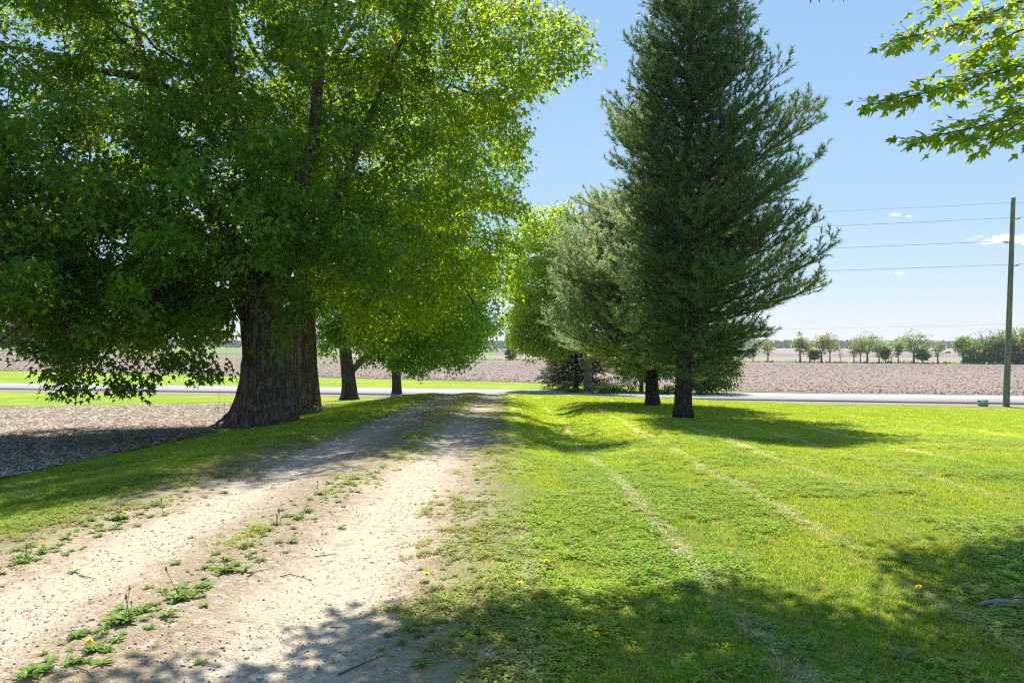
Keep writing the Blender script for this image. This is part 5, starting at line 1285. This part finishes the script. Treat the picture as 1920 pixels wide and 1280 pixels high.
# the small fry between them, joined
VV = []; FF = []; TT = []; nv = 0; gq = np.random.default_rng(77)
small = [(95, 1238), (30, 1275), (215, 1152), (265, 1150), (285, 1148), (375, 1103), (445, 1062), (363, 1115), (385, 1138), (537, 1038), (508, 995), (588, 975), (580, 938), (640, 918), (665, 912), (205, 1218), (435, 1025), (360, 1010), (140, 1075), (705, 915), (700, 895), (38, 1058), (240, 972), (255, 985), (285, 970), (160, 1027), (5, 1078), (405, 900)]
for _ in range(190):
    t_ = gq.random(); small.append((np.interp(t_, [0, .35, .7, 1], [120, 400, 600, 780]) + gq.normal(0, 26), np.interp(t_, [0, .35, .7, 1], [1240, 1075, 935, 850]) + gq.normal(0, 12)))
for _ in range(120):
    t_ = gq.random(); small.append((np.interp(t_, [0, .5, 1], [0, 240, 480]) + gq.normal(0, 22), np.interp(t_, [0, .5, 1], [1060, 970, 890]) + gq.normal(0, 13)))
for _ in range(110):
    t_ = gq.random(); small.append((np.interp(t_, [0, .5, 1], [760, 850, 915]) + gq.normal(0, 30), np.interp(t_, [0, .5, 1], [1240, 1030, 880]) + gq.normal(0, 14)))
for px, py in small:
    X, Y, Z = ground_at(px, py); me = ROS[gq.integers(0, 8)]; co = np.zeros(len(me.vertices) * 3, np.float32); me.vertices.foreach_get('co', co); co = co.reshape(-1, 3) * gq.uniform(.3, .85); a = gq.uniform(0, 6.28)
    co = np.c_[co[:, 0] * math.cos(a) - co[:, 1] * math.sin(a), co[:, 0] * math.sin(a) + co[:, 1] * math.cos(a), co[:, 2]] + [X, Y, Z + .012]
    fl = np.zeros(len(me.polygons) * 4, np.int32); me.polygons.foreach_get('vertices', fl); FF.append(fl.reshape(-1, 4) + nv); VV.append(co); nv += len(co)
    tq = np.zeros(len(co), np.float32); me.attributes['tint'].data.foreach_get('value', tq); TT.append(tq)
tag(obj('weeds', mesh_from('weeds', np.concatenate(VV), np.concatenate(FF), attrs={'tint': np.concatenate(TT)}), M_WEED), 'scattered small weeds on the gravel drive and its ragged edges', kind='stuff')
for px, py, lab in [(82, 1038, 'yellow dandelion at the ragged grass edge of the drive'), (168, 1226, 'yellow dandelion alone on the gravel of the drive'), (800, 1093, 'yellow dandelion where the gravel meets the lawn, on bare ground'), (1025, 1066, 'upper yellow dandelion in the sunlit lawn, farther from the drive than its neighbour'), (975, 1108, 'yellow dandelion in the lawn just above the leaf shadow beside the drive'), (1118, 1208, 'yellow dandelion in the shaded lawn'), (1722, 1116, 'yellow dandelion in the dappled lawn beside the exposed root'), (235, 974, 'yellow dandelion in a tall-stalked weed clump of the verge')]:
    weed(px, py, .8, lab, 'dandelions in flower', 0, True, 'dandelion', 'dandelion')
for px, py, lab in [(912, 1158, 'broad-leaved weed at the tip of the leaf shadow beside the drive'), (885, 1192, 'broad-leaved weed on the dusty lawn edge, above the bark scrap'), (930, 1222, 'sunlit broad-leaved weed just above the bark scrap'), (1240, 1160, 'broad-leaved weed at the shadow rim in the middle of the lawn'), (1690, 1235, 'broad-leaved weed in the deep shade below the bleached root')]:
    weed(px, py, 1.1, lab, 'broad weeds in the lawn')

k = NT('dead_wood'); n = k.noise(k.objco(), 30, 4); M_DEAD = k.end(k.bsdf(k.mix(n, (.16, .12, .10), (.42, .36, .31)), .9)); k = NT('dark_twig'); M_DTW = k.end(k.bsdf((.10, .075, .055), .9))
def twig(pts, r, label, mat=M_DTW, name='twig', group='fallen twigs'):
    Q = []
    for px, py in pts: X, Y, Z = ground_at(px, py); Q.append((X, Y, Z + .016 + r))
    m = MB(); m.tube(Q, np.linspace(r, r * .5, len(Q)), 6); tag(obj(name, m.mesh(name, smooth=True), mat), label, 'twig', group)
twig([(465, 1085), (480, 1075), (515, 1068)], .004, 'short bent twig right beside the largest weed clump of the drive')
twig([(526, 1085), (545, 1080), (560, 1084), (585, 1092)], .004, 'curved twig on the bare gravel, in the middle of the wheel track')
twig([(590, 1047), (612, 1044), (630, 1041)], .004, 'straight twig on the gravel nearest the far weeds')
twig([(620, 1180), (650, 1180)], .004, 'straight little twig at the edge of the leaf shadow on the gravel')
twig([(635, 1270), (690, 1245), (725, 1232)], .005, 'long thin twig in the leaf shadow where gravel meets lawn')
twig([(140, 1255), (165, 1263), (178, 1275)], .004, 'bent twig at the picture foot beside the yellow dandelion')
twig([(150, 1082), (180, 1088)], .004, 'short twig on the pale wheel track near the verge')
twig([(942, 1170), (940, 1198), (955, 1225), (965, 1235)], .004, 'dry curving stem standing in the lawn next to the pale scrap', M_STALK)
twig([(897, 1240), (896, 1265)], .003, 'dry grass stem below the pale scrap', M_STALK)
X, Y, Z = ground_at(913, 1237); m = MB(); g = np.random.default_rng(5); th = np.linspace(0, 2 * np.pi, 12, endpoint=False); rr_ = g.uniform(.7, 1.1, 12)
top_ = np.c_[.062 * np.cos(th) * rr_, .026 * np.sin(th) * rr_, .034 + g.normal(0, .004, 12)]; bot_ = top_ * [1, 1, 0] + [0, 0, .018]
m.add(np.concatenate([top_, bot_, [[0, 0, .042]]]), f3=[[24, i, (i + 1) % 12] for i in range(12)], f4=[[i, 12 + i, 12 + (i + 1) % 12, (i + 1) % 12] for i in range(12)])
k = NT('pale_bark_scrap'); n = k.noise(k.objco(), 60, 3); M_SCRAP = k.end(k.bsdf(k.mix(n, (.30, .25, .23), (.62, .55, .52)), .85))
tag(obj('bark_scrap', m.mesh('bark_scrap'), M_SCRAP, loc=(X, Y, Z), rot=(0, 0, .2)), 'flat pale scrap of bark lying in the shaded lawn near the drive', 'bark')
# surface root and bare soil round it
X, Y, Z = ground_at(1876, 1134); T = thing('tree_root', 'bleached surface root breaking through the shaded lawn', 'root', (X, Y, Z), 0)
for i, (pts, r_) in enumerate((([(-.17, 0, .0), (-.08, .01, .022), (0, 0, .028), (.09, -.01, .024), (.19, -.02, .0)], .018), ([(-.1, -.03, .004), (0, -.035, .016), (.11, -.03, .004)], .012), ([(.02, .02, .01), (.12, .03, .02), (.22, .02, .0)], .012))):
    pts = np.array(pts); LLr = np.linspace(0, 1, len(pts)); t = np.linspace(0, 1, 16); Q = np.stack([np.interp(t, LLr, pts[:, c]) for c in range(3)], 1); Q += np.random.default_rng(i).normal(0, .003, Q.shape)
    m = MB(); m.tube(Q, r_ * (1 - .5 * np.abs(t - .5)), 8); obj('root_strand', m.mesh('root_strand', smooth=True), M_DEAD, T)
# weed stalks standing at the field edge beside the big trunk
GF = 'dead stalks at the field edge'
for i, (px, py, h) in enumerate(((410, 772, .95), (421, 775, .6), (396, 778, .35), (402, 776, .3))):
    X, Y, Z = ground_at(px, py, -.6); m = MB(); g = np.random.default_rng(i); m.tube([(0, 0, 0), (.02, 0, h * .5), (.03 + g.normal(0, .03), 0, h)], .006, 5)
    for q in range(4): zq = h * g.uniform(.3, .95); m.tube([(.02, 0, zq), (.02 + g.normal(0, .06), g.normal(0, .05), zq + .07)], .003, 3)
    tag(obj('dead_stalk', m.mesh('dead_stalk'), M_STALK, loc=(X, Y, Z)), ('tallest thin dead stalk at the field edge by the huge trunk', 'half-height dead stalk closest to the huge trunk', 'short dead stalk farthest from the huge trunk', 'shortest dead stalk among those by the huge trunk')[i], 'weed', GF)

# ------------------------------------------------------------------ thin air
k = bpy.data.materials.new('air'); k.use_nodes = True; k.node_tree.nodes.clear(); ko = k.node_tree.nodes.new('ShaderNodeOutputMaterial'); kv = k.node_tree.nodes.new('ShaderNodeVolumePrincipled')
kv.inputs['Color'].default_value = (.80, .88, 1.0, 1); kv.inputs['Density'].default_value = .00016; kv.inputs['Anisotropy'].default_value = .2; k.node_tree.links.new(kv.outputs[0], ko.inputs['Volume'])
m = MB(); m.box((0, 5900, 9.4), (18400, 12500, 31.2)); tag(obj('haze', m.mesh('haze'), k), 'thin pale summer haze over the fields', kind='stuff')
